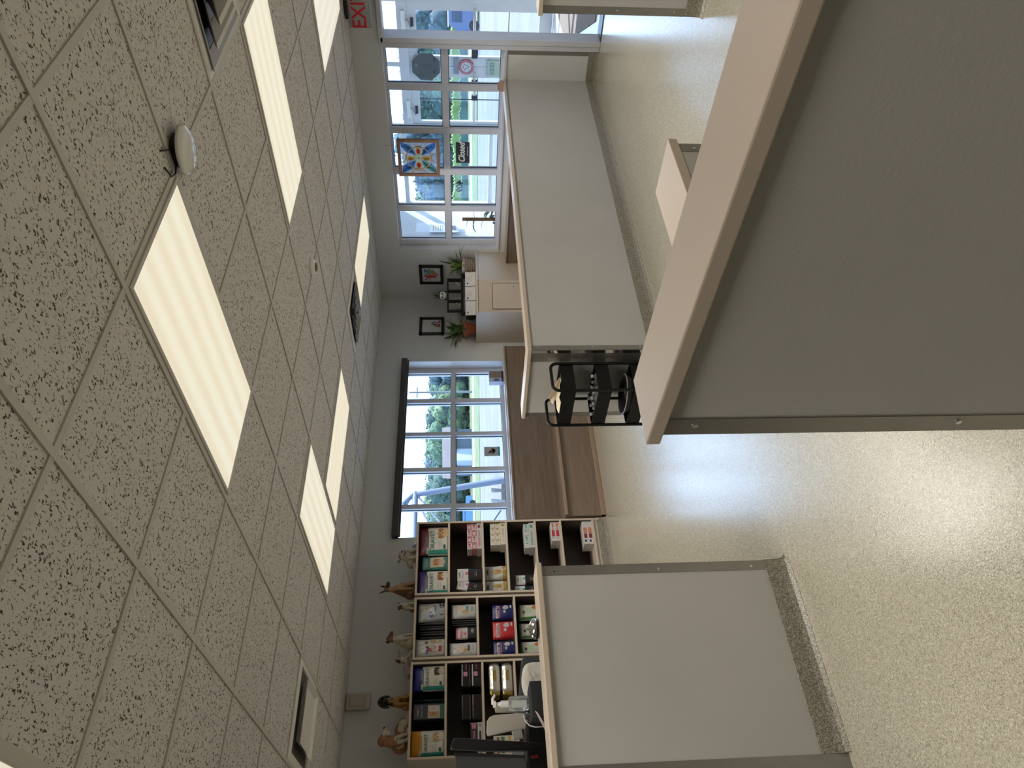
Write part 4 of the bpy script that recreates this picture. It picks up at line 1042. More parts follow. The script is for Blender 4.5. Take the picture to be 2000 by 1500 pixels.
# sprawled cream bulldog
def ex2(t, h):
    flap(t, (-.13,-.02,.72), (.05,.06,.07), h, FG['fawn']); flap(t, (.15,-.04,.70), (.05,.05,.06), h, FG['grey'])
    nose(t, (.06,-.29,.60), .035, h); eyes(t, (.03,-.22,.69), .06, .018, h)
    b = MB(); b.tube([Vector((-.06,-.27,.50))*h, Vector((.02,-.30,.46))*h, Vector((.12,-.28,.48))*h], .015*h); b.build('mouth', FG['black'], t, local=True)
figurine(800, 1090, .205, ZR, [('s',(-.05,.10,.22),(.28,.24,.22)), ('s',(.22,.02,.26),(.18,.2,.2)), ('c',(-.30,-.02,.08),(-.52,-.08,.05),.08,.04), ('s',(.38,.0,.12),(.16,.14,.12)), ('c',(0,-.02,.36),(.03,-.08,.60),.17,.13), ('s',(.03,-.10,.62),(.16,.14,.14)), ('s',(.0,-.19,.52),(.085,.09,.07)), ('s',(.12,-.19,.52),(.085,.09,.07)), ('c',(-.10,-.14,.28),(-.12,-.24,.05),.06,.05), ('c',(.16,-.14,.28),(.18,-.24,.05),.06,.05), ('s',(.40,-.10,.05),(.1,.1,.05))],
         ['cream','fawn','grey'], lambda x, y, z: 1 if z > .63 and x < 0 else (2 if x > .30 else 0), 'cream bulldog figurine crouching at the window end of the shelf top', ex2, rz=.2).scale = (1.3, 1.1, 1)
# small white and brown bulldog puppy
def ex3(t, h):
    flap(t, (-.13,-.10,.78), (.045,.05,.06), h, FG['dark']); flap(t, (.14,-.10,.78), (.045,.05,.06), h, FG['dark']); nose(t, (.03,-.27,.70), .036, h); eyes(t, (.01,-.22,.76), .06, .018, h)
figurine(808, 1184, .165, ZM, sit(1.25, (0,-.11,.72), .15, (.03,-.20,.68), .085, .17), ['white','brown'],
         lambda x, y, z: 1 if (z > .60 and (x < .02 or abs(x-.05) > .10)) or (x < -.18 and z < .5) else 0, 'small white puppy figurine with a brown face patch beside the fawn dog', ex3, rz=-.3)
# seated boxer with brown head
def ex4(t, h):
    flap(t, (-.12,-.06,.86), (.03,.06,.075), h, FG['dark']); flap(t, (.11,-.06,.88), (.03,.05,.06), h, FG['dark']); nose(t, (.13,-.27,.74), .034, h); eyes(t, (.05,-.20,.82), .045, .015, h)
figurine(808, 1252, .232, ZM, sit(.95, (.02,-.10,.80), .115, (.12,-.24,.74), .075, .15), ['cream','brown','dark'],
         lambda x, y, z: (2 if y < -.20 else 1) if z > .69 else 0, 'cream boxer figurine with a brown head turned sideways', ex4, rz=.7)
# grey lying dog with dark ear patch
def ex5(t, h):
    flap(t, (-.06,-.14,.62), (.075,.04,.13), h, FG['black'], R3(0, .7, 0)); nose(t, (.40,-.10,.62), .034, h); eyes(t, (.17,-.20,.72), .03, .014, h)
figurine(808, 1290, .165, ZL, [('s',(-.30,.05,.20),(.42,.20,.20)), ('s',(-.62,.02,.14),(.22,.2,.14)), ('c',(0,.0,.28),(.05,-.05,.60),.17,.12), ('s',(.07,-.07,.68),(.14,.13,.13)), ('c',(.14,-.08,.66),(.34,-.10,.62),.09,.06), ('c',(.05,-.12,.30),(.22,-.22,.05),.07,.055), ('s',(.28,-.24,.045),(.10,.06,.045)), ('s',(-.5,-.16,.06),(.22,.07,.06))],
         ['grey','cream'], lambda x, y, z: 1 if z < .5 and x > -.1 else 0, 'grey reclining dog figurine with a black ear patch', ex5, rz=0)
# curly dark headed dog
def ex6(t, h):
    b = MB(); rr = random.Random(2)
    for k in range(90):
        q = rr.random()*6.28; w = rr.uniform(-.3, 1)
        b.ball((Vector((0,-.10,.80))+Vector((math.cos(q)*.15*(1-w*w)**.5, math.sin(q)*.14*(1-w*w)**.5, w*.17)))*h, .030*h, sub=1)
    b.build('curly_hair', FG['black'], t, local=True)
    flap(t, (-.15,-.10,.74), (.045,.06,.13), h, FG['black']); flap(t, (.15,-.10,.74), (.045,.06,.13), h, FG['black'])
    nose(t, (.0,-.30,.76), .032, h)
figurine(808, 1371, .238, ZL, sit(1.0, (0,-.10,.80), .13, (0,-.26,.75), .07, .14), ['ochre','dark','black'], lambda x, y, z: 2 if z > .66 else (1 if z > .52 and abs(x) > .04 else 0), 'brown dog figurine with a curly black head', ex6)
# big basset hound in profile
def ex7(t, h):
    flap(t, (-.13,-.17,.50), (.105,.05,.29), h, FG['rust'], R3(.0, .12, 0)); nose(t, (.37,-.06,.78), .042, h); eyes(t, (.13,-.16,.84), .0, .02, h)
figurine(808, 1445, .228, ZL, [('s',(-.12,.05,.28),(.28,.22,.28)), ('c',(-.05,0,.45),(-.02,-.02,.75),.20,.15), ('s',(-.01,-.04,.83),(.17,.14,.15)), ('c',(.08,-.05,.80),(.31,-.06,.74),.11,.065), ('s',(.16,-.08,.66),(.12,.09,.08)), ('s',(.30,.05,.24),(.28,.20,.24)), ('s',(.45,-.02,.18),(.20,.18,.18)), ('c',(.05,-.16,.35),(.12,-.22,.05),.07,.06), ('s',(.2,-.23,.05),(.12,.07,.05)), ('c',(-.1,-.18,.3),(-.05,-.24,.05),.07,.06), ('s',(.55,-.14,.06),(.16,.08,.06))],
         ['rust','cream'], lambda x, y, z: 1 if (x > .12 and z > .55) or (y < -.12 and z < .45) else 0, 'long-eared basset hound figurine looking sideways at the end of the row', ex7)

# ================================================================ utility cart
cx0, cx1, cy0, cy1 = 3.040, 3.278, 3.668, 4.05
t = thing('utility_cart', ((cx0+cx1)/2, (cy0+cy1)/2, 0), 'black three-tier utility cart with tube handles', 'cart')
def hair(y):
    r = .012; k = .045; z0, z1 = .06, .775
    pts = [(cx0, y, z0), (cx0, y, z1-k)]
    for q in range(1, 7):
        a = q/6*math.pi/2; pts.append((cx0+k-k*math.cos(a), y, z1-k+k*math.sin(a)))
    for q in range(0, 7):
        a = q/6*math.pi/2; pts.append((cx1-k+k*math.sin(a), y, z1-k+k*math.cos(a)))
    pts.append((cx1, y, z0)); return pts
for y in (cy0, cy1): MB().tube(hair(y), .011, 10).build('handle_frame', BLACKM, t)
rim = lambda g: [(cx0+g, cy0+g), (cx1-g, cy0+g), (cx1-g, cy1-g), (cx0+g, cy1-g)]
def rring(g, r=.03, n=5):
    o = []; p = rim(g); cs = [(p[0][0]+r, p[0][1]+r, math.pi), (p[1][0]-r, p[1][1]+r, 1.5*math.pi), (p[2][0]-r, p[2][1]-r, 0), (p[3][0]+r, p[3][1]-r, .5*math.pi)]
    for x, y, a in cs:
        for k in range(n+1): o.append((x+r*math.cos(a+k/n*math.pi/2), y+r*math.sin(a+k/n*math.pi/2)))
    return o
for z1_, nm in ((.712, 'upper'), (.470, 'middle'), (.225, 'lower')):
    zt, zb_ = z1_, z1_-.092; o, i_ = rring(-.002), rring(.0); n = len(o)
    b = MB()
    vs = [(x, y, zb_) for x, y in o]+[(x, y, zt) for x, y in o]+[(x, y, zt) for x, y in i_]+[(x, y, zb_+.003) for x, y in i_]
    fs = [list(range(n))[::-1]] + [(k,(k+1)%n,n+(k+1)%n,n+k) for k in range(n)]+[(n+k,n+(k+1)%n,2*n+(k+1)%n,2*n+k) for k in range(n)]+[(2*n+k,2*n+(k+1)%n,3*n+(k+1)%n,3*n+k) for k in range(n)]+[[3*n+k for k in range(n)]]
    b.add(vs, fs); tr = b.build('tray', BLACKM, t)
    if nm == 'middle':
        q = Vector(((cx0+cx1)/2, cy0+.0075, zt-.048)); MB().cyl(q, q-Vector((0,.002,0)), .009).build('round_magnet', WHITE, tr)
for x in (cx0+.01, cx1-.01):
    for y in (cy0+.02, cy1-.02):
        MB().cyl((x-.008, y, .024), (x+.008, y, .024), .024, n=20).build('caster', RUBBER, t); MB().box((x-.011, y-.008, .03), (x+.011, y+.008, .062)).build('caster_fork', BLACKM, t)
# towel over the handle end and on the top tray
TOW = mat('cream_cloth', (.62,.54,.40), .9, bump=(60, .4, .003))
def drape(name, pts_rows, m, label, cat, solid=.004):
    b = MB(); nr, nc = len(pts_rows), len(pts_rows[0])
    b.add([p for r in pts_rows for p in r], [(i*nc+k, i*nc+k+1, (i+1)*nc+k+1, (i+1)*nc+k) for i in range(nr-1) for k in range(nc-1)], 0, True)
    o = b.build(name, m, label=label, cat=cat); s_ = o.modifiers.new('s', 'SOLIDIFY'); s_.thickness = solid; s_.offset = 0; u = o.modifiers.new('u', 'SUBSURF'); u.levels = u.render_levels = 2
    return o
rr = random.Random(9)
key = [aty(1094, 722, 3.74), aty(1091, 742, 3.78), aty(1084, 752, 3.82), aty(1074, 772, 3.90), aty(1069, 781, 3.95)]
rows = []
for k in range(9):
    f_ = k/8*4; i = min(3, int(f_)); p = key[i].lerp(key[i+1], f_-i); wd = [.012,.03,.045,.03,.035,.035,.04,.04,.036][k]
    rows.append([p+Vector((rr.uniform(-.004,.004)-.02*abs(c_-2)/2, (c_-2)*.02+rr.uniform(-.003,.003), -wd*(c_)/4-.0+rr.uniform(-.005,.005))) for c_ in range(5)])
drape('cloth', rows, TOW, 'crumpled cream cloth draped out of the top cart tray', 'cloth')
rows = [[Vector((cx0+.035+.040*c_+rr.uniform(-.004,.004), cy0+.07+.04*r_, .702+rr.uniform(-.008,.012)+.018*math.sin(c_*1.4+r_))) for c_ in range(5)] for r_ in range(7)]
drape('cloth', rows, TOW, 'flat cream cloth lying in the top tray of the cart', 'cloth')
# clear bottles in the middle tray
CLEAR = D.materials.new('clear_plastic'); CLEAR.use_nodes = True; _b = CLEAR.node_tree.nodes['Principled BSDF']
_b.inputs['Base Color'].default_value = (.80,.84,.86,1); _b.inputs['Roughness'].default_value = .08; _b.inputs['Transmission Weight'].default_value = .82; _b.inputs['IOR'].default_value = 1.2
rr = random.Random(21); nb = 0
for r_ in range(5):
    for c_ in range(3):
        x, y = cx0+.050+c_*.066, cy0+.075+r_*.058
        if r_ == 0 and c_ == 1: continue
        tl = rr.uniform(-.10, .10); zb_ = .385
        t2 = thing('clear_bottle', (x, y, zb_), 'small clear plastic bottle standing in the middle tray of the cart', 'bottle', 'clear bottles in the middle cart tray')
        hh = rr.uniform(.085, .125)
        M = R3(tl*.5, tl, 0)
        MB().lathe([(0,0),(.020,0),(.024,.004),(.024,hh*.62),(.018,hh*.75),(.009,hh*.82),(.009,hh*.9)], (0,0,0), 14, 0, M).build('bottle_body', CLEAR, t2, local=True)
        MB().cyl(M @ Vector((0,0,hh*.88)), M @ Vector((0,0,hh)), .012, .011, 12).build('cap', WHITE if (r_+c_) % 3 else mat('frosted_cap', (.5,.52,.54), .2), t2, local=True)
# basin in the lowest tray
c = Vector(((cx0+cx1)/2, (cy0+cy1)/2, .137))
t2 = thing('basin', c, 'dark oval basin with a grey rim in the lowest cart tray', 'basin')
b = MB(); Ms = Matrix(((.78,0,0),(0,1.12,0),(0,0,1))); b.lathe([(0,0),(.10,0),(.13,.07),(.15,.12),(.142,.121),(.122,.07),(.095,.006),(0,.006)], c, 32, 0, Ms); b.build('bowl', mat('smoke_plastic', (.035,.035,.037), .25), t2)
b = MB(); b.tube([c+Vector((.150*.78*math.cos(a), .150*1.12*math.sin(a), .121)) for a in [2*math.pi*k/36 for k in range(36)]], .004, 8, closed=True); b.build('rim', mat('grey_rim', (.30,.30,.31), .3), t2)

# ================================================================ reception desk behind the left half wall
DZ = .76
t = thing('reception_desk', (.6, 3.3, 0), 'dark desk top behind the left half wall, hardly seen', 'desk')
MB().cbox((-.2, 2.96, DZ-.03), (1.30, 3.55, DZ), .003).build('desk_top', mat('dark_desk', (.05,.045,.042), .4), t)
for x in (-.18, 1.27): MB().box((x, 2.98, 0), (x+.02, 3.53, DZ-.03)).build('side_panel', mat('dark_desk', (.05,.045,.042), .4), t)
CZ = 1.079
# chrome bell on the cap
c = Vector((aty(1050, 1228, 2.87).x, 2.87, CZ))
t = thing('service_bell', c, 'small chrome round bell standing on the beige cap', 'bell')
MB().lathe([(0,.002),(.038,.002),(.040,.010),(.0,.010)], c, 28).build('base', BLACK, t)
MB().lathe([(.042,.010),(.041,.020),(.033,.031),(.018,.038),(.004,.040),(0,.040)], c, 32).build('dome', CHROME, t)
MB().cyl(c+Vector((0,0,.040)), c+Vector((0,0,.048)), .004).build('button', CHROME, t)
# office chair back with a white padded cover
YC = 3.25
def pl(pts, y, t_=.03):
    """outline given in photograph pixels on the plane y, extruded to thickness t_"""
    P = [aty(px, py, y) for px, py in pts]; n = len(P); b = MB()
    b.add([(p.x, y, p.z) for p in P]+[(p.x, y+t_, p.z) for p in P], [list(range(n)), list(range(n, 2*n))[::-1]]+[(k, n+k, n+(k+1) % n, (k+1) % n) for k in range(n)]); return b
def tilt_round(o, w, seg=3):
    md = o.modifiers.new('b', 'BEVEL'); md.width = w; md.segments = seg; md.limit_method = 'ANGLE'; md.angle_limit = math.radians(50)
    return o
t = thing('office_chair', (1.0, 3.5, 0), 'dark teal office chair back behind the white cover', 'chair')
tilt_round(pl([(1019,1281),(1070,1281),(1100,1440),(1034,1480),(1024,1420),(1013,1370),(1015,1340)], 3.46, .06).build('backrest', mat('dark_teal_fabric', (.035,.048,.048), .8), t), .02)
MB().cyl((.95, 3.55, .09), (.95, 3.62, .80), .03).build('stem', BLACK, t)
for k in range(5):
    a = k*1.2566+.3; MB().tube([(.95, 3.70, .10), (.95+.27*math.cos(a), 3.70+.27*math.sin(a), .055)], [.024, .016]).build('leg', BLACK, t); MB().ball((.95+.27*math.cos(a), 3.70+.27*math.sin(a), .027), .027).build('caster', BLACK, t)
MB().cbox((.72, 3.52, .46), (1.20, 3.95, .53), .03).build('seat', mat('dark_teal_fabric', (.035,.048,.048), .8), t)
# quilted white cover
cpx = [(1029,1284),(1023,1292),(1020,1310),(1020,1330),(1026,1348),(1040,1361),(1048,1366),(1058,1350),(1068,1340),(1080,1320),(1080,1284),(1050,1282)]
P = [aty(px, py, 3.36) for px, py in cpx]; cen = sum(P, Vector())/len(P)
b = MB(); n = len(P); rings = [1, .93, .75, .5, .25]; dep = [0, .030, .050, .058, .060]
vs = []
for r_, d_ in zip(rings, dep):
    for k, p in enumerate(P):
        q = cen.lerp(p, r_); vs.append((q.x, 3.44-d_-.006*math.sin(k*2.3+r_*9), q.z))
vs.append((cen.x, 3.44-.056, cen.z)); c0 = len(vs)-1
back = [(p.x, 3.458, p.z) for p in P]; vs += back
fs = [(r_*n+k, (r_+1)*n+k, (r_+1)*n+(k+1) % n, r_*n+(k+1) % n) for r_ in range(4) for k in range(n)]+[(4*n+k, c0, 4*n+(k+1) % n) for k in range(n)]+[(k, (k+1) % n, c0+1+(k+1) % n, c0+1+k) for k in range(n)]+[[c0+1+k for k in range(n)]]
b.add(vs, fs, 0, True); o = b.build('padded_cover', mat('white_quilt', (.62,.59,.53), .85, bump=(18, .6, .02)), label='rounded white padded cover hanging behind the beige cap', cat='cover')
u = o.modifiers.new('u', 'SUBSURF'); u.levels = u.render_levels = 2
# pump bottle
pc = aty(1036, 1373, 3.02); pc = Vector((pc.x, 3.02, 1.055)); pc.z = aty(1034, 1374, 3.02).z
w_ = (aty(1000, 1361, 3.02)-aty(1000, 1388, 3.02)).length
t = thing('pump_bottle', pc, 'clear hand gel bottle with a white pump', 'bottle')
ht = aty(993, 1374, 3.02).z-pc.z
MB().cbox((pc.x-w_/2, 3.00, pc.z), (pc.x+w_/2, 3.04, pc.z+ht), .010).build('bottle_body', CLEAR, t)
MB().cbox((pc.x-w_*.42, 2.996, pc.z+ht*.14), (pc.x+w_*.1, 2.999, pc.z+ht*.86), .001).build('label', mat('pale_label', (.45,.47,.46), .5), t)
zt = pc.z+ht
b = MB(); b.cyl((pc.x, 3.02, zt), (pc.x, 3.02, zt+.030), .013, .013); b.cyl((pc.x, 3.02, zt+.03), (pc.x, 3.02, zt+.052), .009, .006); b.cyl((pc.x, 3.02, zt+.05), (pc.x, 3.02, zt+.062), .013, .012)
b.tube([(pc.x, 3.02, zt+.060), (pc.x+.02, 3.015, zt+.062), (pc.x+.034, 3.01, zt+.052)], [.008, .006, .005]); b.build('pump', WHITE, t)
# stand that carries the bottle
MB().cbox((pc.x-.07, 2.97, DZ+.001), (pc.x+.07, 3.10, pc.z-.001), .004).build('desk_organizer', mat('dark_organizer', (.012,.015,.018), .6), label='dark blue-grey box stand under the clear pump bottle', cat='organizer')
# pale screen backs
tb = thing('payment_screen', aty(1040, 1420, 3.10), 'pale grey rounded screen back beside the pump bottle', 'screen')
tilt_round(pl([(951,1408),(956,1400),(965,1396),(1012,1392),(1028,1393),(1028,1422),(1010,1425),(952,1438),(950,1430)], 3.10, .010).build('back_shell', mat('warm_grey_shell', (.42,.39,.34), .35), tb), .006)
tilt_round(pl([(1022,1398),(1040,1398),(1045,1404),(1030,1408)], 3.115, .02).build('stand_arm', mat('warm_grey_shell', (.42,.39,.34), .35), tb), .004)
tb = thing('small_display', aty(1005, 1388, 3.16), 'thin beige panel edge behind the pump bottle', 'display')
tilt_round(pl([(966,1383),(968,1376),(1100,1377),(1100,1391),(968,1391)], 3.16, .012).build('panel', mat('beige_panel', (.36,.33,.27), .5), tb), .003)
# clipped card leaning on the cap
tb = thing('paper_card', aty(1066, 1405, 2.97), 'pinkish sheet of paper held by a clip on the desk edge', 'paper')
pl([(1045,1388),(1050,1391),(1066,1418),(1067,1430),(1055,1408)], 2.965, .003).build('sheet', mat('pinkish_paper', (.55,.43,.38), .6), tb)
tilt_round(pl([(1038,1378),(1047,1380),(1050,1392),(1042,1390)], 2.975, .012).build('clip', mat('dark_metal_clip', (.14,.13,.13), .3, .8), tb), .002)
t = thing('desk_lamp_arm', aty(1060, 1400, 3.06), 'dark blue-black jointed arm reaching along the desk', 'arm')
MB().tube([aty(1024,1385,3.06), aty(1032,1392,3.06), aty(1050,1400,3.06), aty(1075,1412,3.06)], [.012,.014,.014,.016]).build('arm', mat('blue_black', (.02,.03,.04), .3), t)
MB().ball(aty(1025,1384,3.05), .012).build('joint', CHROME, t); MB().ball(aty(1042,1373,3.06), (.022,.012,.014)).build('blue_knob', mat('slate_blue_plastic', (.05,.09,.16), .4), t)
MB().tube([aty(1022,1397,3.07), aty(1026,1408,3.06), aty(1034,1417,3.05), aty(1046,1420,3.05), aty(1070,1418,3.05)], .0025).build('white_cable', WHITE, label='thin white cable looping beside the pale screen', cat='cable')
# monitors
t = thing('monitor', aty(1060, 1452, 3.16), 'black monitor seen edge-on over the reception desk', 'monitor')
tilt_round(pl([(886,1440),(955,1444),(1030,1448),(1060,1451),(1060,1462),(1030,1465),(955,1466),(882,1462),(879,1459)], 3.16, .03).build('screen', BLACK, t), .006)
MB().box((aty(960, 1456, 3.2).x-.10, 3.20, DZ+.001), (aty(960, 1456, 3.2).x+.10, 3.36, DZ+.012)).build('stand', BLACK, t)
MB().cyl((aty(960,1456,3.25).x, 3.28, DZ+.01), (aty(960,1456,3.25).x, 3.28, 1.2), .018).build('stand_post', BLACK, t)
t = thing('monitor', aty(1060, 1500, 3.0), 'wide dark grey monitor back cut by the frame edge', 'monitor')
tilt_round(pl([(888,1472),(935,1472),(1024,1476),(1030,1490),(1030,1640),(895,1640),(890,1560)], 3.0, .035).build('back_shell', mat('charcoal_shell', (.045,.045,.048), .4), t), .005)
pl([(886,1470.5),(938,1471),(1026,1475),(1026,1480),(936,1477),(887,1476)], 2.996, .004).build('bezel', BLACK, t)
x_ = aty(960, 1560, 3.0).x
MB().cyl((x_, 3.06, DZ+.01), (x_, 3.06, 1.25), .02).build('stand_post', BLACK, t); MB().cbox((x_-.12, 2.98, DZ+.001), (x_+.12, 3.16, DZ+.014), .004).build('stand', BLACK, t)
t = thing('printer', aty(1070, 1450, 3.24), 'black printer mass beneath the monitors', 'printer')
tilt_round(pl([(1028,1410),(1030,1560),(1110,1560),(1110,1400),(1050,1402),(1038,1406)], 3.22, .24).build('case', BLACK, t), .01)
pl([(1036,1476),(1050,1474),(1052,1480),(1040,1482)], 3.215, .004).build('red_mark', mat('dark_red_print', (.30,.02,.03), .5), t)
tb = thing('paper_tray', aty(1020, 1440, 3.3), 'clutter of white and clear packets between the screen and the monitor', 'packets')
pl([(1000,1428),(1018,1424),(1022,1440),(1004,1444)], 3.28, .02).build('white_packet', mat('white_packet', (.5,.5,.48), .5), tb)
pl([(1000,1468),(1020,1466),(1022,1474),(1000,1474)], 3.28, .02).build('grey_packet', mat('grey_packet', (.25,.25,.24), .5), tb)

# ================================================================ on and around the storefront glazing
# stained glass panel
def plane_pt(x):
    return lambda px, py: atx(px, py, x)
SX = 6.985
cs = [atx(*p, SX) for p in ((774,267),(857,269),(860,345),(780,347))]   # top right, bottom right, bottom left, top left in the upright room
cyy = (max(c.y for c in cs)+min(c.y for c in cs))/2; czz = (max(c.z for c in cs)+min(c.z for c in cs))/2
wy = .225; wz = .225
t = thing('stained_glass_panel', (SX, cyy, czz-wz), 'wood framed stained glass flower panel hanging before the storefront window', 'stained glass')
fw = .034; b = MB()
for a in (((-wy, -wz), (wy, -wz+fw)), ((-wy, wz-fw), (wy, wz)), ((-wy, -wz+fw), (-wy+fw, wz-fw)), ((wy-fw, -wz+fw), (wy, wz-fw))):
    b.cbox((SX-.014, cyy+a[0][0], czz+a[0][1]), (SX+.014, cyy+a[1][0], czz+a[1][1]), .003)
b.build('wood_frame', wood('light_brown_frame', (.20,.095,.045,1), (.36,.19,.10,1), .45, 'Y'), t)
def sglass(name, tint): return stained(name, tint)
Q = wy-fw
def SP(u, w, d=0): return (SX+d, cyy-u, czz+w)      # u to the viewer's right
def flat(pts, m_, nm, d=0, th=.003):
    n = len(pts); b = MB(); b.add([SP(u, w, d) for u, w in pts], [list(range(n))])      # one sheet of glass
    return b.build(nm, m_, t)
SGm = {k: sglass('stained_'+k, c) for k, c in dict(red=(.95,.05,.03), orange=(1,.36,.05), amber=(1,.70,.36), blue=(.12,.26,.60), teal=(.20,.45,.42), green=(.36,.60,.24), pale=(.95,.97,1.0), yellow=(1,.85,.25)).items()}
flat([(-Q,-Q),(Q,-Q),(Q,Q),(-Q,Q)], SGm['pale'], 'clear_glass', .006, .001)
for s1_, s2_, c1, c2 in ((1,1,'blue','green'), (-1,1,'blue','teal'), (1,-1,'blue','teal'), (-1,-1,'teal','green')):
    def L(pts): return [(s1_*u, s2_*w) for u, w in pts]
    flat(L([(.03,.03),(.07,.135),(.13,Q-.01),(Q-.002,Q-.002),(.165,.125),(.115,.055)]), SGm[c1], 'corner_petal', .002)
    flat(L([(.035,.035),(.09,.10),(.16,.172),(.125,.09)]), SGm[c2], 'corner_petal', -.002)
for k in range(4):
    a = k*math.pi/2; ca, sa = math.cos(a), math.sin(a)
    pet = [(0, .018), (.030, .05), (.036, .085), (.020, .118), (0, .132), (-.020, .118), (-.036, .085), (-.030, .05)]
    inn = [(0, .045), (.020, .068), (.022, .09), (0, .122), (-.022, .09), (-.020, .068)]
    flat([(u*ca-w*sa, u*sa+w*ca) for u, w in pet], SGm['amber'], 'petal', -.004)
    flat([(u*ca-w*sa, u*sa+w*ca) for u, w in inn], SGm['red' if k in (1, 3) else 'orange'], 'petal_heart', -.008)
LEAD = mat('bronze_came', (.55,.33,.12), .4, .3)
b = MB(); b.tube([SP(.135*math.cos(q), .135*math.sin(q), -.004) for q in [2*math.pi*k/40 for k in range(40)]], .006, 8, closed=True); b.build('came_ring', LEAD, t)
for k in range(4):
    a = k*math.pi/2; pts = []
    for q in range(13):
        th = math.pi*q/12; u, w = .055*math.cos(th), Q-.052*math.sin(th); pts.append(SP(u*math.cos(a)-w*math.sin(a), u*math.sin(a)+w*math.cos(a), 0))
    MB().tube(pts, .004, 6).build('came_arc', LEAD, t)
    pet = [(0, .014), (.033, .05), (.040, .085), (.022, .122), (0, .136), (-.022, .122), (-.040, .085), (-.033, .05)]
    MB().tube([SP(u*math.cos(a)-w*math.sin(a), u*math.sin(a)+w*math.cos(a), -.006) for u, w in pet], .0028, 6, closed=True).build('petal_came', LEAD, t)
b = MB(); b.ball(SP(0, 0, -.01), .014); b.build('centre_jewel', SGm['yellow'], t)
for s_ in (-1, 1): MB().tube([SP(.15*s_, wz-.005), SP(.15*s_, zh-czz+.05)], .0015, 6).build('hanging_wire', STEEL, t)
# closed sign on the glass
GXI = SWX+.030
a, c = atx(890, 277, GXI), atx(917, 318, GXI)
cy_, cz_ = (a.y+c.y)/2, (a.z+c.z)/2
t = thing('closed_sign', (GXI, cy_, c.z), 'dark board reading Closed on the storefront glass', 'sign')
MB().cbox((GXI-.006, a.y, c.z), (GXI-.001, c.y, a.z), .001).build('board', mat('dark_blue_board', (.018,.024,.035), .6), t)
b = MB(); put_text(b, 'Closed', .085, (GXI-.0075, cy_, cz_+.008), (0,-1,0), shear=.35, tall=1.15, bold=.0018); put_text(b, 'come again soon', .017, (GXI-.0075, cy_-.02, cz_-.052), (0,-1,0))
b.build('lettering', mat('white_paint', (.78,.78,.76), .5), t)
# house number on the outside of the glass, read backwards from here
a = atx(898, 364, GXI+.01)
b = MB(); put_text(b, '409', .105, (GXI+.012, a.y, a.z), (0,-1,0), mirror=True, bold=.003)
b.build('house_number', mat('dark_teal_vinyl', (.005,.02,.03), .4), label='dark mirrored number 409 on the storefront pane', cat='number')
# card holder at the end of the long cap
a = atx(980, 168, 6.93)
t = thing('card_holder', (6.93, a.y, .933), 'small pinkish wooden block on the window end of the long cap', 'holder')
MB().cbox((6.90, a.y-.045, .933), (6.96, a.y+.045, .975), .003).build('block', mat('pinkish_wood', (.42,.27,.22), .5), t)
MB().cbox((6.92, a.y-.040, .975), (6.94, a.y+.040, .992), .002).build('slot', mat('pinkish_wood', (.42,.27,.22), .5), t)

# ================================================================ the vestibule
VX = 10.78; VY0, VY1 = 1.7, 7.85
wall('wall_vestibule_left', [((X1+.161, VY1, -.1), (VX+.08, VY1+.15, 3.0))], mat('vestibule_paint', (.58,.58,.59), .6))
wall('wall_vestibule_right', [((X1+.161, VY0-.15, -.1), (VX+.08, VY0, 3.0))], mat('vestibule_paint', (.58,.58,.59), .6))
MB().box((X1+.121, VY0-.15, 2.72), (VX+.08, VY1+.15, 2.80)).build('ceiling_vestibule', mat('vestibule_ceiling', (.75,.75,.75), .8), kind=S)
MB().box((X1+.121, VY0-.15, -.12), (VX+.02, VY1+.15, -.001)).build('floor_vestibule', mat('sealed_concrete', (.62,.62,.60), .25, bump=(60,.15,.002)), kind=S)
# walk-off mat
mf = [atz(1165, 28, .001), atz(1166, 42, .001), atz(1123, 72, .001)]
MB().prism([(7.41,2.3),(10.5,2.3),(10.5,4.30),(9.3,4.22),(7.41,3.15)], 0, .010).build('floor_mat', mat('brown_coir', (.22,.18,.155), .95, bump=(220, .8, .004), noise=(180, .5)), label='dark brown entrance mat striped with sunlight', cat='mat')
# exterior glazed front with double doors
def vy(py, px=870): return atx(px, py, VX).y
dh = 2.11; th_ = 2.26; top = 2.62
yA, yM, yB = 4.375, 5.30, 6.25
store2 = thing('window_3', (VX, 5, 0), kind=S)
b = MB()
z1r = (atx(798.7, 365, VX).z, atx(790.7, 365, VX).z); z2r = (atx(960, 365, VX).z, atx(953, 365, VX).z)
for a, c in ((VY0, VY0+.06), (2.9, 2.97), (yA-.12, yA), (yB, yB+.10), (VY1-.06, VY1)): b.cbox((VX, a, 0), (VX+.10, c, 2.72), .004)
for a, c in ((yB+.10, VY1-.06), (VY0+.06, 2.9), (2.97, yA-.12)):
    b.cbox((VX, a, 0), (VX+.1, c, .12), .004)
    for z in (z1r, z2r): b.cbox((VX+.01, a, z[0]), (VX+.09, c, z[1]), .004)
b.cbox((VX, yA, dh), (VX+.10, yB, th_), .004); b.cbox((VX-.01, VY0, top), (VX+.11, VY1, 2.72), .004)
for y in (4.80, 5.28): b.cbox((VX, y-.035, th_), (VX+.1, y+.035, top), .004)
b.build('window_frame', mat('white_aluminium', (.62,.62,.63), .4), store2)
for a, c, e_, f_ in ((yB+.1, VY1-.06, .12, top), (VY0+.06, 2.9, .12, top), (2.97, yA-.12, .12, top), (yA, yB, th_, top)):
    MB().box((VX+.045, a, e_), (VX+.052, c, f_)).build('pane', GLASS, store2)
WA = mat('white_aluminium', (.62,.62,.63), .4)
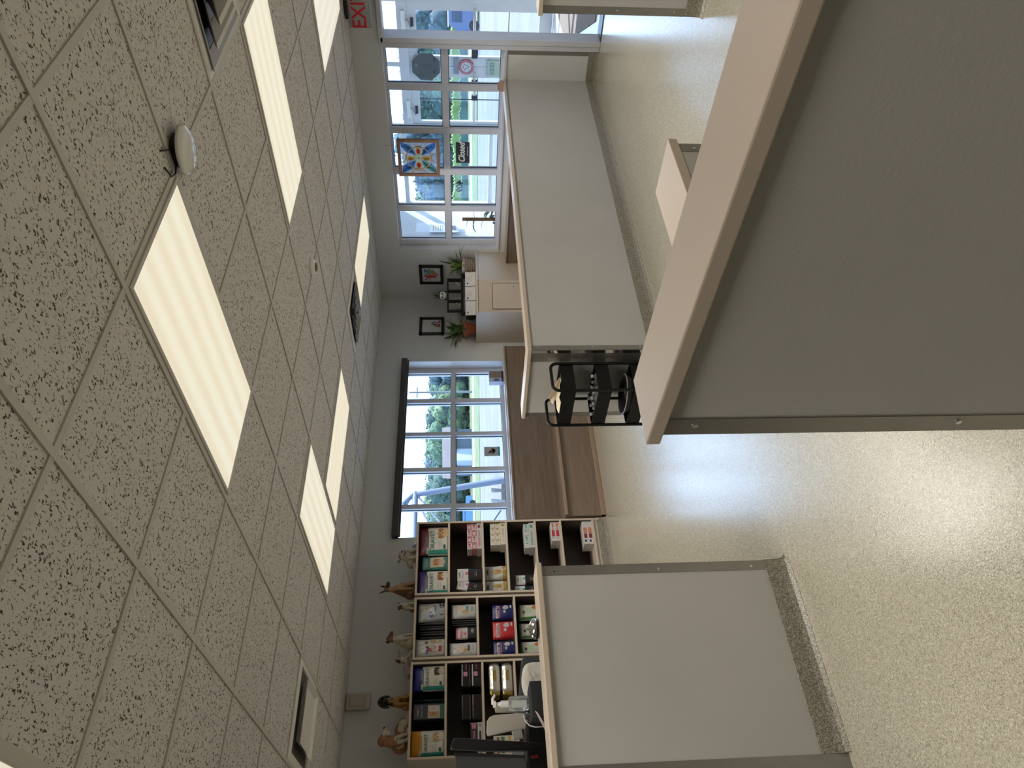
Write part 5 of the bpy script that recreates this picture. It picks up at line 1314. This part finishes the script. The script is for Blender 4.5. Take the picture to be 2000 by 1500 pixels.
def ext_door(y0, y1, g0, g1, n, vm, blocks, lab):
    t = thing('door_%d' % n, (VX, (y0+y1)/2, 0), kind=S)
    zg0, zg1 = .195, 1.985
    b = MB(); b.box((VX+.02, y0+.003, .008), (VX+.065, g0, dh-.004)); b.box((VX+.02, g1, .008), (VX+.065, y1-.003, dh-.004)); b.box((VX+.02, g0, .008), (VX+.065, g1, zg0)); b.box((VX+.02, g0, zg1), (VX+.065, g1, dh-.004))
    b.build('door_leaf', WA, t)
    MB().box((VX+.04, g0, zg0), (VX+.046, g1, zg1)).build('pane', GLASS, t)
    b = MB()
    for px in (873, 934, 995): z = atx(px, 30, VX).z; b.box((VX+.034, g0, z-.006), (VX+.040, g1, z+.006))
    b.box((VX+.033, vm-.006, zg0), (VX+.041, vm+.006, zg1)); b.build('muntin', mat('dark_muntin', (.03,.035,.05), .5), t)
    zb_ = 1.135
    MB().tube([(VX-.05, y0+.05, zb_), (VX-.05, y1-.05, zb_)], .020, 12).build('push_bar', mat('pale_push_bar', (.62,.58,.58), .35), t)
    for q in blocks: MB().cbox((VX-.075, q[0], zb_-.045), (VX-.022, q[1], zb_+.045), .004).build('bar_block', BLACK, t)
    s_ = -1 if n == 3 else 1
    yc = y0+.24 if n == 2 else y1-.28
    MB().cbox((VX-.045, yc-.13, dh+.025), (VX-.001, yc+.16, dh+.085), .008).build('door_closer', WHITE, t)
    MB().tube([(VX-.03, yc, dh+.02), (VX-.10, yc-.05, dh-.01), (VX-.03, yc+.10, dh-.05)], .010, 8).build('closer_arm', mat('dull_steel', (.3,.3,.3), .3, .9), t)
    MB().cbox((VX-.008, yc-.02, dh-.09), (VX+.02, yc+.10, dh-.05), .004).build('closer_shoe', BLACK, t)
ext_door(yA, yM, vy(22), vy(111), 2, vy(68), ((vy(69), vy(77)), (vy(92), vy(109))), '')
ext_door(yM, yB, vy(152), vy(238), 3, vy(196), ((vy(153), vy(168)), (vy(182), vy(191))), '')
# things fixed to the glass of those doors
a = atx(832, 130, VX-.02); r = .225
t = thing('octagonal_sign', (VX-.02, a.y, a.z-r), 'bare grey back of an octagonal sign across the meeting door stiles', 'sign')
oc = [(a.y+r*math.cos(math.pi/8+k*math.pi/4), a.z+r*math.sin(math.pi/8+k*math.pi/4)) for k in range(8)]
b = MB(); n = 8; b.add([(VX-.030, y, z) for y, z in oc]+[(VX-.026, y, z) for y, z in oc], [list(range(n)), list(range(n, 2*n))[::-1]]+[(k, n+k, n+(k+1) % n, (k+1) % n) for k in range(n)])
b.build('plate', mat('bare_sign_grey', (.085,.095,.095), .55), t)
for py in (116, 141): 
    q = atx(848, py, VX-.035); MB().box((VX-.036, q.y-.02, q.z-.02), (VX-.031, q.y+.02, q.z+.02)).build('magnet', BLACK, t)
q = atx(813, 128, VX-.035); MB().box((VX-.034, q.y-.022, q.z-.016), (VX-.031, q.y+.022, q.z+.016)).build('sticker', mat('grey_sticker', (.2,.21,.22), .5), t)
a, c = atx(886, 114, VX), atx(896, 145, VX)
MB().box((VX-.004, a.y, c.z), (VX+.019, c.y, a.z)).build('grey_plate', mat('plain_grey_plate', (.26,.29,.31), .5), label='plain grey rectangular plate above the round red sticker', cat='plate')
a = atx(910.5, 131, VX); t = thing('round_sticker', (VX+.01, a.y, a.z-.115), 'round red and white sticker on the meeting door stiles', 'sticker')
MB().cyl((VX-.002, a.y, a.z), (VX+.018, a.y, a.z), .115, n=40).build('disc', mat('sticker_red', (.50,.10,.12), .5), t)
b = MB(); b.cyl((VX-.004, a.y, a.z), (VX-.001, a.y, a.z), .078, n=36); b.build('white_centre', mat('sticker_white', (.62,.60,.62), .5), t)
b = MB(); b.tube([(VX-.006, a.y+.045, a.z+.03), (VX-.006, a.y-.01, a.z-.045), (VX-.006, a.y-.045, a.z+.025), (VX-.006, a.y-.005, a.z+.045), (VX-.006, a.y+.02, a.z+.04)], .004); b.build('dog_outline', mat('dark_outline', (.07,.08,.09), .5), t)
b = MB()
for k in range(22):
    q = 2*math.pi*k/22; rr_ = .097; M_ = R3(q, 0, 0); b.obox((VX-.0035, a.y+rr_*math.cos(q), a.z+rr_*math.sin(q)), (.001, .004, .009), M_)
b.build('rim_lettering', mat('sticker_white', (.62,.60,.62), .5), t)
a, c = atx(952, 118, VX), atx(975, 150, VX)
t = thing('hours_sign', (VX, (a.y+c.y)/2, c.z), 'pale green card with a grey panel low on the door stiles', 'sign')
MB().box((VX-.003, a.y, c.z), (VX+.018, c.y, a.z)).build('card', mat('pale_green_card', (.42,.47,.38), .5), t)
b = MB(); m_ = (a.z+c.z)/2
b.cbox((VX-.005, a.y+.03, m_-.01), (VX-.0025, c.y-.03, m_+.05), .0008); b.build('grey_panel', mat('green_grey_panel', (.20,.30,.25), .5), t)
for k in range(4):
    y = a.y+.06+k*.055; MB().cyl((VX-.007, y, m_+.02), (VX-.005, y, m_+.02), .014).build('pale_dot', mat('pale_green_dot', (.38,.46,.38), .5), t)
# end wall: door, windows reflected light, notice
t = thing('door_4', (9.1, VY1, 0), kind=S)
MB().cbox((7.75, VY1-.03, .0), (8.75, VY1-.001, 2.12), .004).build('door_leaf', mat('pale_blue_door', (.58,.59,.62), .35), t)
MB().cbox((7.90, VY1-.045, 1.05), (8.60, VY1-.028, 1.95), .006).build('window_panel', mat('pale_blue_panel', (.52,.62,.78), .12), t)
MB().cbox((8.9, VY1-.03, .0), (9.0, VY1-.001, 2.3), .004).build('pilaster', mat('pale_blue_door', (.5,.53,.6), .35), t)
a, c = aty(840, 450, VY1-.01), aty(897, 450, VY1-.01)
yl, yr = aty(870, 458, VY1).x, aty(870, 442, VY1).x
t = thing('notice', (( yl+yr)/2, VY1-.01, c.z), 'tall white notice with coloured rows on the vestibule end wall', 'notice')
MB().box((yl, VY1-.052, c.z), (yr, VY1-.046, a.z)).build('paper', mat('notice_paper', (.66,.66,.66), .5), t)
b = MB(); hz = a.z-c.z
for k, (v, mi) in enumerate(((.88,0),(.80,1),(.72,1),(.64,2),(.56,2),(.48,2),(.40,2))): b.box((yl+.03, VY1-.0535, c.z+hz*v-.010), (yr-.03, VY1-.0522, c.z+hz*v+.010), mi)
b.box((yl+.05, VY1-.0535, c.z+.05), (yl+.17, VY1-.0522, c.z+.16), 3)
b.build('print', [mat('notice_amber', (.5,.35,.1), .6), mat('notice_ochre', (.35,.33,.2), .6), mat('notice_blue', (.2,.26,.4), .6), INK], t)
# plant with a moss pole behind the last pane
a, c = atx(903, 428, 7.55), atx(972, 426, 7.55)
t = thing('climbing_plant', (7.55, a.y, 0), 'leafy plant climbing a brown moss pole behind the storefront glass', 'plant')
MB().cyl((7.55, a.y, .45), (7.55, a.y, a.z), .022, n=12).build('moss_pole', mat('coir_pole', (.34,.15,.06), .95, bump=(150,.9,.004), noise=(90,.4)), t)
MB().lathe([(0,.30),(.10,.30),(.13,.52),(.12,.52),(.1,.46),(0,.46)], (7.55, a.y, 0), 24).build('pot', WHITE, t)
b = MB(); rr = random.Random(12)
for k in range(34):
    q = rr.uniform(0, 6.28); z = rr.uniform(.55, .98+ .12*(k % 3)); el = rr.uniform(-.2, .7)
    b.leaf((7.55, a.y, z), (math.cos(q)*math.cos(el), math.sin(q)*math.cos(el), math.sin(el)), rr.uniform(.12,.24), .06, .6, 5, 0)
b.build('foliage', mat('dull_leaf', (.10,.15,.10), .5), t)
b = MB()
for (z, q) in ((1.27, 2.0), (1.18, -1.2), (1.08, 2.3)): b.leaf((7.55, a.y, z), (math.cos(q)*.6, math.sin(q), .3), .14, .045, .3, 5)
b.build('white_bracts', mat('white_petal', (.8,.8,.78), .4), t)
MB().cyl((7.55, a.y, 0), (7.55, a.y, .299), .12, n=20).build('plant_stand', WHITE, label='white round stand under the climbing plant', cat='stand')
# leaning frame by the doorway
t = thing('leaning_board', (7.285, 3.44, 0), 'dark grey framed board leaning low beside the doorway', 'board')
fr = [atx(1064,63,7.34), atx(1066,76,7.34)]
b = MB(); M_ = R3(0, math.radians(4), 0)
b.cbox((7.27, 3.225, .002), (7.30, 3.26, .52), .004); b.cbox((7.27, 3.62, .002), (7.30, 3.655, .52), .004); b.cbox((7.27, 3.26, .485), (7.30, 3.62, .52), .004); b.cbox((7.27, 3.26, .002), (7.30, 3.62, .035), .004)
b.build('board_frame', mat('grey_metal_frame', (.16,.16,.17), .4, .6), t)
MB().box((7.28, 3.26, .035), (7.29, 3.62, .485)).build('panel', mat('dark_board', (.05,.05,.055), .6), t)

# things at the back window
a, c = aty(955, 748, 6.60), aty(991, 727, 6.60)
t = thing('packaged_box', ((a.x+c.x)/2, 6.60, bz0+.005), 'white and blue printed box standing in the sill corner', 'box')
MB().cbox((a.x, 6.575, bz0+.006), (c.x, 6.645, a.z), .002).build('carton', mat('carton_white_blue', (.50,.53,.66), .45), t)
b = MB(); h_ = a.z-bz0; b.box((a.x+.06, 6.573, bz0+.03), (c.x-.004, 6.5745, a.z-.01), 0); b.box((a.x, 6.572, bz0+.008), (c.x, 6.5745, bz0+.03), 1); b.box((a.x+.012, 6.573, bz0+.06), (a.x+.045, 6.5745, bz0+.12), 2)
b.build('printed_label', [mat('brown_photo', (.25,.20,.18), .5), mat('dark_plum', (.05,.02,.04), .5), mat('print_blue', (.08,.12,.35), .5)], t)
a, c = aty(946, 891, BWY+.03), aty(976, 873, BWY+.03)
t = thing('window_poster', ((a.x+c.x)/2, BWY+.03, c.z), 'small poster with a brown dog and a teal foot, on a back window pane', 'poster')
MB().box((a.x, BWY+.024, c.z), (c.x, BWY+.030, a.z)).build('paper', mat('poster_grey', (.38,.40,.37), .6), t)
b = MB(); w_, h_ = c.x-a.x, a.z-c.z
b.box((a.x, BWY+.022, c.z), (c.x, BWY+.0238, c.z+h_*.12), 0)
for (u, v, ru, rv, mi) in ((.5,.45,.30,.14,1), (.42,.60,.16,.10,2), (.60,.38,.2,.1,1), (.35,.72,.05,.06,2)):
    o = oval(a.x+w_*u, c.z+h_*v, w_*ru, h_*rv, 14, .2, .2); b.add([(p, BWY+.0225-.0003*mi, q) for p, q in o], [list(range(14))], mi)
b.build('dog_print', [mat('poster_teal', (.02,.28,.28), .6), mat('poster_brown', (.16,.09,.07), .6), mat('poster_dark', (.05,.03,.03), .6)], t)

# ================================================================ outdoors
GZ = -.12
def plain(name, m, pts, z, label=None, cat=None, kind=S):
    return MB().add([(x, y, z) for x, y in pts], [list(range(len(pts)))]).build(name, m, label=label, cat=cat, kind=kind, origin=(0,0,z))
PAVE = mat('pale_concrete_paving', (.118,.115,.115), .85, noise=(.25, .22))
GRASS = mat('mown_grass', (.085,.115,.040), .95, noise=(.9, .55))
CROP = mat('bright_crop', (.15,.22,.055), .9, noise=(.5, .3))
MB().box((-60, -60, GZ-.3), (X0-.3, 260, GZ-.005)).box((X0-.3, Y1+.35, GZ-.3), (260, 260, GZ-.005)).box((VX+.3, -120, GZ-.3), (260, Y1+.35, GZ-.005)).build('paving', PAVE, kind=S, origin=(0,0,GZ))
# a bearing from the camera: 0 = +Y, 90 = +X
def pol(az, r): a = math.radians(az); return (r*math.sin(a), r*math.cos(a))
def ringband(name, m, r0, r1, az0, az1, z, label=None, cat=None, kind=S, n=30):
    pts = [pol(az0+(az1-az0)*k/n, r0) for k in range(n+1)]+[pol(az1-(az1-az0)*k/n, r1) for k in range(n+1)]
    b = MB(); b.add([(x, y, z) for x, y in pts], [(k, k+1, 2*n-k, 2*n+1-k) for k in range(n)]); 
    if z <= GZ+.03:
        pass
    return b.build(name, m, label=label, cat=cat, kind=kind, origin=(0,0,z))
ringband('grass_verge', GRASS, 62, 88, 20, 80, GZ+.02)
ringband('road', mat('pale_road', (.26,.25,.25), .9, noise=(.4,.1)), 88, 104, 20, 80, GZ+.01)
ringband('grass_verge', GRASS, 104, 230, 20, 80, GZ+.02)
ringband('mown_border', mat('dry_brown_edge', (.2,.15,.1), .95, noise=(1,.3)), 78, 80, 20, 52, GZ+.03)
# crop rows: one low band
b = MB(); n = 500; rr = random.Random(3); vs = []
for k in range(n+1):
    x, y = pol(46+34*k/n, 128); x2, y2 = pol(46+34*k/n, 131); h_ = 2.5+rr.uniform(-.22, .22)+.15*math.sin(k*.21); vs += [(x, y, GZ), (x, y, h_*.9), (x2, y2, h_), (x2, y2, GZ)]
fs = []
for k in range(n):
    p_, q_ = k*4, k*4+4; fs += [(p_, q_, q_+1, p_+1), (p_+1, q_+1, q_+2, p_+2), (p_+2, q_+2, q_+3, p_+3)]
b.add(vs, fs); b.build('crop', CROP, label='bright green band of crop in front of the distant trees', cat='crop', kind='stuff')
b = MB(); n = 420; vs = []
for k in range(n+1):
    x, y = pol(44+36*k/n, 123); x2, y2 = pol(44+36*k/n, 126); h_ = 1.25+rr.uniform(-.25, .25); vs += [(x, y, GZ), (x, y, h_*.9), (x2, y2, h_), (x2, y2, GZ)]
fs = []
for k in range(n):
    p_, q_ = k*4, k*4+4; fs += [(p_, q_, q_+1, p_+1), (p_+1, q_+1, q_+2, p_+2), (p_+2, q_+2, q_+3, p_+3)]
b.add(vs, fs); b.build('hedge', mat('blue_green_hedge', (.05,.09,.075), .9, noise=(.7,.4)), label='dark low hedge row before the bright crop band', cat='hedge', kind='stuff')
LFM = [mat('hazed_leaf_%d' % k, c, .9, noise=(1.3, .55)) for k, c in enumerate(((.040,.075,.070), (.060,.110,.075), (.105,.160,.08), (.045,.078,.100)))]  # bluish leaf tones hold the distance haze in their colour
BARK = mat('bark', (.10,.08,.06), .9)
def tree(az, r, h, w, kind, seed, label, group):
    rr = random.Random(seed); x, y = pol(az, r)
    t = thing('tree', (x, y, GZ), label, 'tree', group)
    MB().cyl((x, y, GZ), (x, y, h*.5), .035*h, .02*h, 8).build('trunk', BARK, t)
    b = MB()
    for k in range(26):
        a = rr.random()*6.28; v = rr.random(); q = w*.42*rr.random()**.5*(1-.42*v)
        c_ = Vector((x+q*math.cos(a), y+q*math.sin(a), h*(.22+.70*v))); s_ = w*rr.uniform(.15, .24)
        bm = bmesh.new(); bmesh.ops.create_icosphere(bm, subdivisions=2, radius=1)
        b.add([c_+v_.co*(s_*(1+rr.uniform(-.22, .22))) for v_ in bm.verts], [[v_.index for v_ in f.verts] for f in bm.faces], 0, True); bm.free()
        for _ in range(110):
            d = Vector((rr.gauss(0,1), rr.gauss(0,1), rr.gauss(0,1))).normalized(); p_ = c_+d*s_*rr.uniform(1.0, 1.28); e1 = d.orthogonal().normalized(); e1 = Matrix.Rotation(rr.random()*6.28, 3, d) @ e1; e2 = d.cross(e1); l_ = w*.020*rr.uniform(.6, 1.5)
            e2 = (e2+d*rr.uniform(-.8,.8)).normalized()
            b.add([p_-e1*l_, p_+e2*l_, p_+e1*l_, p_-e2*l_], [(0,1,2,3)], 1)
    b.build('crown', [LFM[kind], LFM[(kind+1) % 4]], t)
def azof(px, py): d = ray(px, py); return math.degrees(math.atan2(d.x, d.y))
def ht(px_top, py, r):      # height of a point seen px_top on a tree r metres away
    d = ray(px_top, py); return CAM_Z+d.z*(r/math.hypot(d.x, d.y))
specs = []   # (py, px of the top, distance, width, kind)
for py, top_, r_, w_, k_ in ((1040,850,118,11,0),(1008,842,120,10,1),(975,838,118,10,2),(945,848,122,9,0),(915,838,150,12,3),(885,842,150,13,0),(862,846,150,11,1),(838,842,120,12,0),(812,848,120,12,1),(790,852,118,9,2),(768,860,120,8,1),(745,846,118,12,0),(722,842,118,11,3)):
    specs.append((py, top_, (138, 149, 160)[len(specs) % 3], 9.5, k_, 'back window'))
for py, top_, r_, w_, k_ in ((410,822,165,15,0),(385,828,165,15,1),(362,826,165,16,3),(340,822,165,15,0),(318,800,165,18,0),(292,790,165,19,3),(266,806,165,17,0),(240,806,165,17,1),(214,800,165,17,0),(190,798,165,18,3),(165,800,165,18,0),(140,798,165,18,1),(114,794,165,18,0),(88,790,165,19,0),(62,800,165,18,3),(36,796,165,18,0),(10,800,165,18,1)):
    specs.append((py, top_, (150, 163, 176)[len(specs) % 3], 11.5, k_, 'storefront'))
words = ['low', 'rounded', 'ragged', 'dense', 'pale', 'tall', 'dark', 'spreading', 'lumpy', 'broad']
for i, (py, top_, r_, w_, k_, side) in enumerate(specs):
    tree(azof(870, py), r_, max(4, ht(top_, py, r_)), w_, k_, 40+i, 'distant leafy tree on the skyline seen through the %s' % ('back window' if side[0] == 'b' else 'storefront'), 'skyline trees beyond the '+side)
# utility pole
x, y = pol(azof(860, 766), 100); hp = ht(799, 766, 100)
t = thing('utility_pole', (x, y, GZ), 'thin dark utility pole seen through the right panes of the back window', 'pole')
MB().cyl((x, y, GZ), (x, y, hp), .17, .12, 8).build('shaft', mat('weathered_pole', (.10,.12,.12), .9), t)
MB().box((x-.9, y-.06, hp-1.2), (x+.9, y+.06, hp-1.0)).build('crossarm', mat('weathered_pole', (.10,.12,.12), .9), t)
# barn
def far_pt(px, py, r): d = ray(px, py); k = r/math.hypot(d.x, d.y); return Vector((d.x*k, d.y*k, d.z*k+CAM_Z))
A_, B_ = far_pt(900, 930, 112), far_pt(900, 838, 112)
dx = (B_-A_); dx.z = 0; L_ = dx.length; dx.normalize(); dp = Vector((dx.y, -dx.x, 0)); dp = dp if dp.dot(A_) > 0 else -dp
ze, zr_ = far_pt(889, 885, 112).z, far_pt(864, 885, 116).z
o_ = Vector((A_.x, A_.y, GZ))
t = thing('barn', o_+dx*L_/2, 'long low blue-grey barn with a brown roof behind the grass', 'building')
def bp_(u, d, z): return tuple(o_+dx*u+dp*d+Vector((0,0,z-GZ)))
b = MB(); b.add([bp_(0,0,GZ), bp_(L_,0,GZ), bp_(L_,0,ze), bp_(0,0,ze), bp_(0,9,GZ), bp_(L_,9,GZ), bp_(L_,9,ze), bp_(0,9,ze), bp_(0,4.5,zr_), bp_(L_,4.5,zr_)], [(0,1,2,3),(5,4,7,6),(4,0,3,8,7),(1,5,6,9,2)]); b.build('wall', mat('blue_grey_siding', (.06,.08,.11), .7, noise=(.6,.1)), t)
b = MB(); b.add([bp_(-.4,-.5,ze-.1), bp_(L_+.4,-.5,ze-.1), bp_(L_+.4,4.5,zr_+.05), bp_(-.4,4.5,zr_+.05), bp_(-.4,9.5,ze-.1), bp_(L_+.4,9.5,ze-.1)], [(0,1,2,3),(3,2,5,4)]); b.build('roof', mat('brown_shingle', (.10,.085,.088), .8, noise=(.8,.1)), t)
MB().box(bp_(L_*.22,-.08,GZ), bp_(L_*.22+2.6,-.02,2.2)).build('barn_door', mat('pale_barn_door', (.30,.34,.40), .7), t)
# steel frame near the window
SF = mat('blue_grey_steel', (.13,.16,.22), .5, .1)
YF = 12.5
t = thing('steel_frame', aty(1000, 960, YF), 'blue-grey slanted steel frame with braces outside the back window', 'frame')
def st(p, q, r, nm, y0=YF, y1=YF): MB().cyl(aty(*p, y0), aty(*q, y1), r, n=12).build(nm, SF, t)
b = MB(); P0, P1 = aty(812, 966, YF), Vector((aty(1010, 928, YF).x, YF, GZ)); b.cyl(P0, P1, .055, .075, 12); b.build('leg', SF, t)
st((811,962),(808,1080), .060, 'beam'); st((811,962),(786,985), .05, 'beam')
st((815,968),(830,985), .022, 'brace'); st((820,990),(845,1035), .022, 'brace'); st((842,1000),(868,1030), .020, 'brace'); st((792,990),(800,975), .022, 'brace')
P0, P1 = aty(811, 1080, YF), Vector((aty(1010, 1110, YF).x, YF, GZ)); MB().cyl(P0, P1, .055, .075, 12).build('leg', SF, t)
st((955,1030),(985,985), .022, 'brace')
# timbers lying on the paving
for k, (p0, p1, r_) in enumerate((((948,950),(990,946),0), ((948,970),(990,970),0))):
    a = far_pt(950, 947+21*k, 30); b_ = atz(988, 947+21*k, GZ+.05)
    a = atz(951, 947+21*k, GZ+.1); d = (a-b_); d.z = 0
    if d.length > 14: a = b_+d*(14/d.length)
    s_ = Vector((d.y, -d.x, 0)).normalized()*.13; t = MB(); z0, z1 = GZ, GZ+.2
    t.add([(b_-s_).to_tuple()[:2]+(z0,), (b_+s_).to_tuple()[:2]+(z0,), (a+s_).to_tuple()[:2]+(z0,), (a-s_).to_tuple()[:2]+(z0,), (b_-s_).to_tuple()[:2]+(z1,), (b_+s_).to_tuple()[:2]+(z1,), (a+s_).to_tuple()[:2]+(z1,), (a-s_).to_tuple()[:2]+(z1,)], [(3,2,1,0),(4,5,6,7),(0,1,5,4),(1,2,6,5),(2,3,7,6),(3,0,4,7)])
    t.build('parking_block', mat('weathered_timber', (.12,.11,.10), .9, noise=(2,.3)), label=('weathered grey timber on the paving, nearer the poster', 'weathered grey timber on the paving, farther from the poster')[k], cat='timber')
# vehicles
def vehicle(px, py0, py1, r, body, kind, label):
    A_, B_ = far_pt(px, py1, r), far_pt(px, py0, r); dx = B_-A_; dx.z = 0; L = dx.length; dx.normalize(); dp = Vector((dx.y, -dx.x, 0)); dp = dp if dp.dot(A_) > 0 else -dp
    o_ = Vector((A_.x, A_.y, GZ)); t = thing('parked_'+kind, o_+dx*L/2, label, kind)
    M_ = Matrix((dx, dp, Vector((0,0,1)))).transposed()
    hgt = 2.15 if kind == 'van' else 1.5
    prof = [(0,.35),(L,.35),(L,.95),(L-.05,1.1)] + ([(L-.25,hgt),(.9,hgt),(.15,1.15)] if kind == 'van' else [(L-.9,1.15),(L-1.5,hgt),(1.6,hgt),(1.0,1.1),(.05,1.0)])
    n = len(prof); b = MB(); b.add([tuple(o_+dx*u+dp*0+Vector((0,0,z))) for u, z in prof]+[tuple(o_+dx*u+dp*1.8+Vector((0,0,z))) for u, z in prof], [list(range(n)), list(range(n, 2*n))[::-1]]+[(k, n+k, n+(k+1) % n, (k+1) % n) for k in range(n)])
    b.build('body', body, t)
    for u in ((.8, L-.85)):
        c_ = o_+dx*u; MB().cyl(c_+dp*(-.03)+Vector((0,0,.36)), c_+dp*.25+Vector((0,0,.36)), .36, n=24).build('wheel', RUBBER, t)
    wz0, wz1 = 1.2, hgt-.22
    spans = ((1.0, 1.9), (2.0, 3.0), (3.1, L-.45)) if kind == 'van' else ((1.5, 2.3), (2.4, L-1.5))
    for u0, u1 in spans:
        if u1-u0 < .2: continue
        b = MB(); b.obox(o_+dx*((u0+u1)/2)-dp*.012+Vector((0,0,(wz0+wz1)/2)), ((u1-u0)/2, .012, (wz1-wz0)/2), M_); b.build('side_window', mat('dark_car_glass', (.03,.05,.09), .1), t)
    if kind == 'van': b = MB(); b.obox(o_+dx*(L/2+.2)+dp*.9+Vector((0,0,hgt+.03)), (L/2-.5, .85, .035), M_); b.build('roof_panel', WHITE, t)
vehicle(925, -40, 75, 57, mat('slate_blue_paint', (.06,.09,.19), .3, coat=.5), 'van', 'slate blue van parked beyond the right hand glass door')
vehicle(912, 968, 1050, 84, mat('bright_blue_paint', (.08,.20,.50), .3, coat=.5), 'car', 'blue car parked left in the back window view')
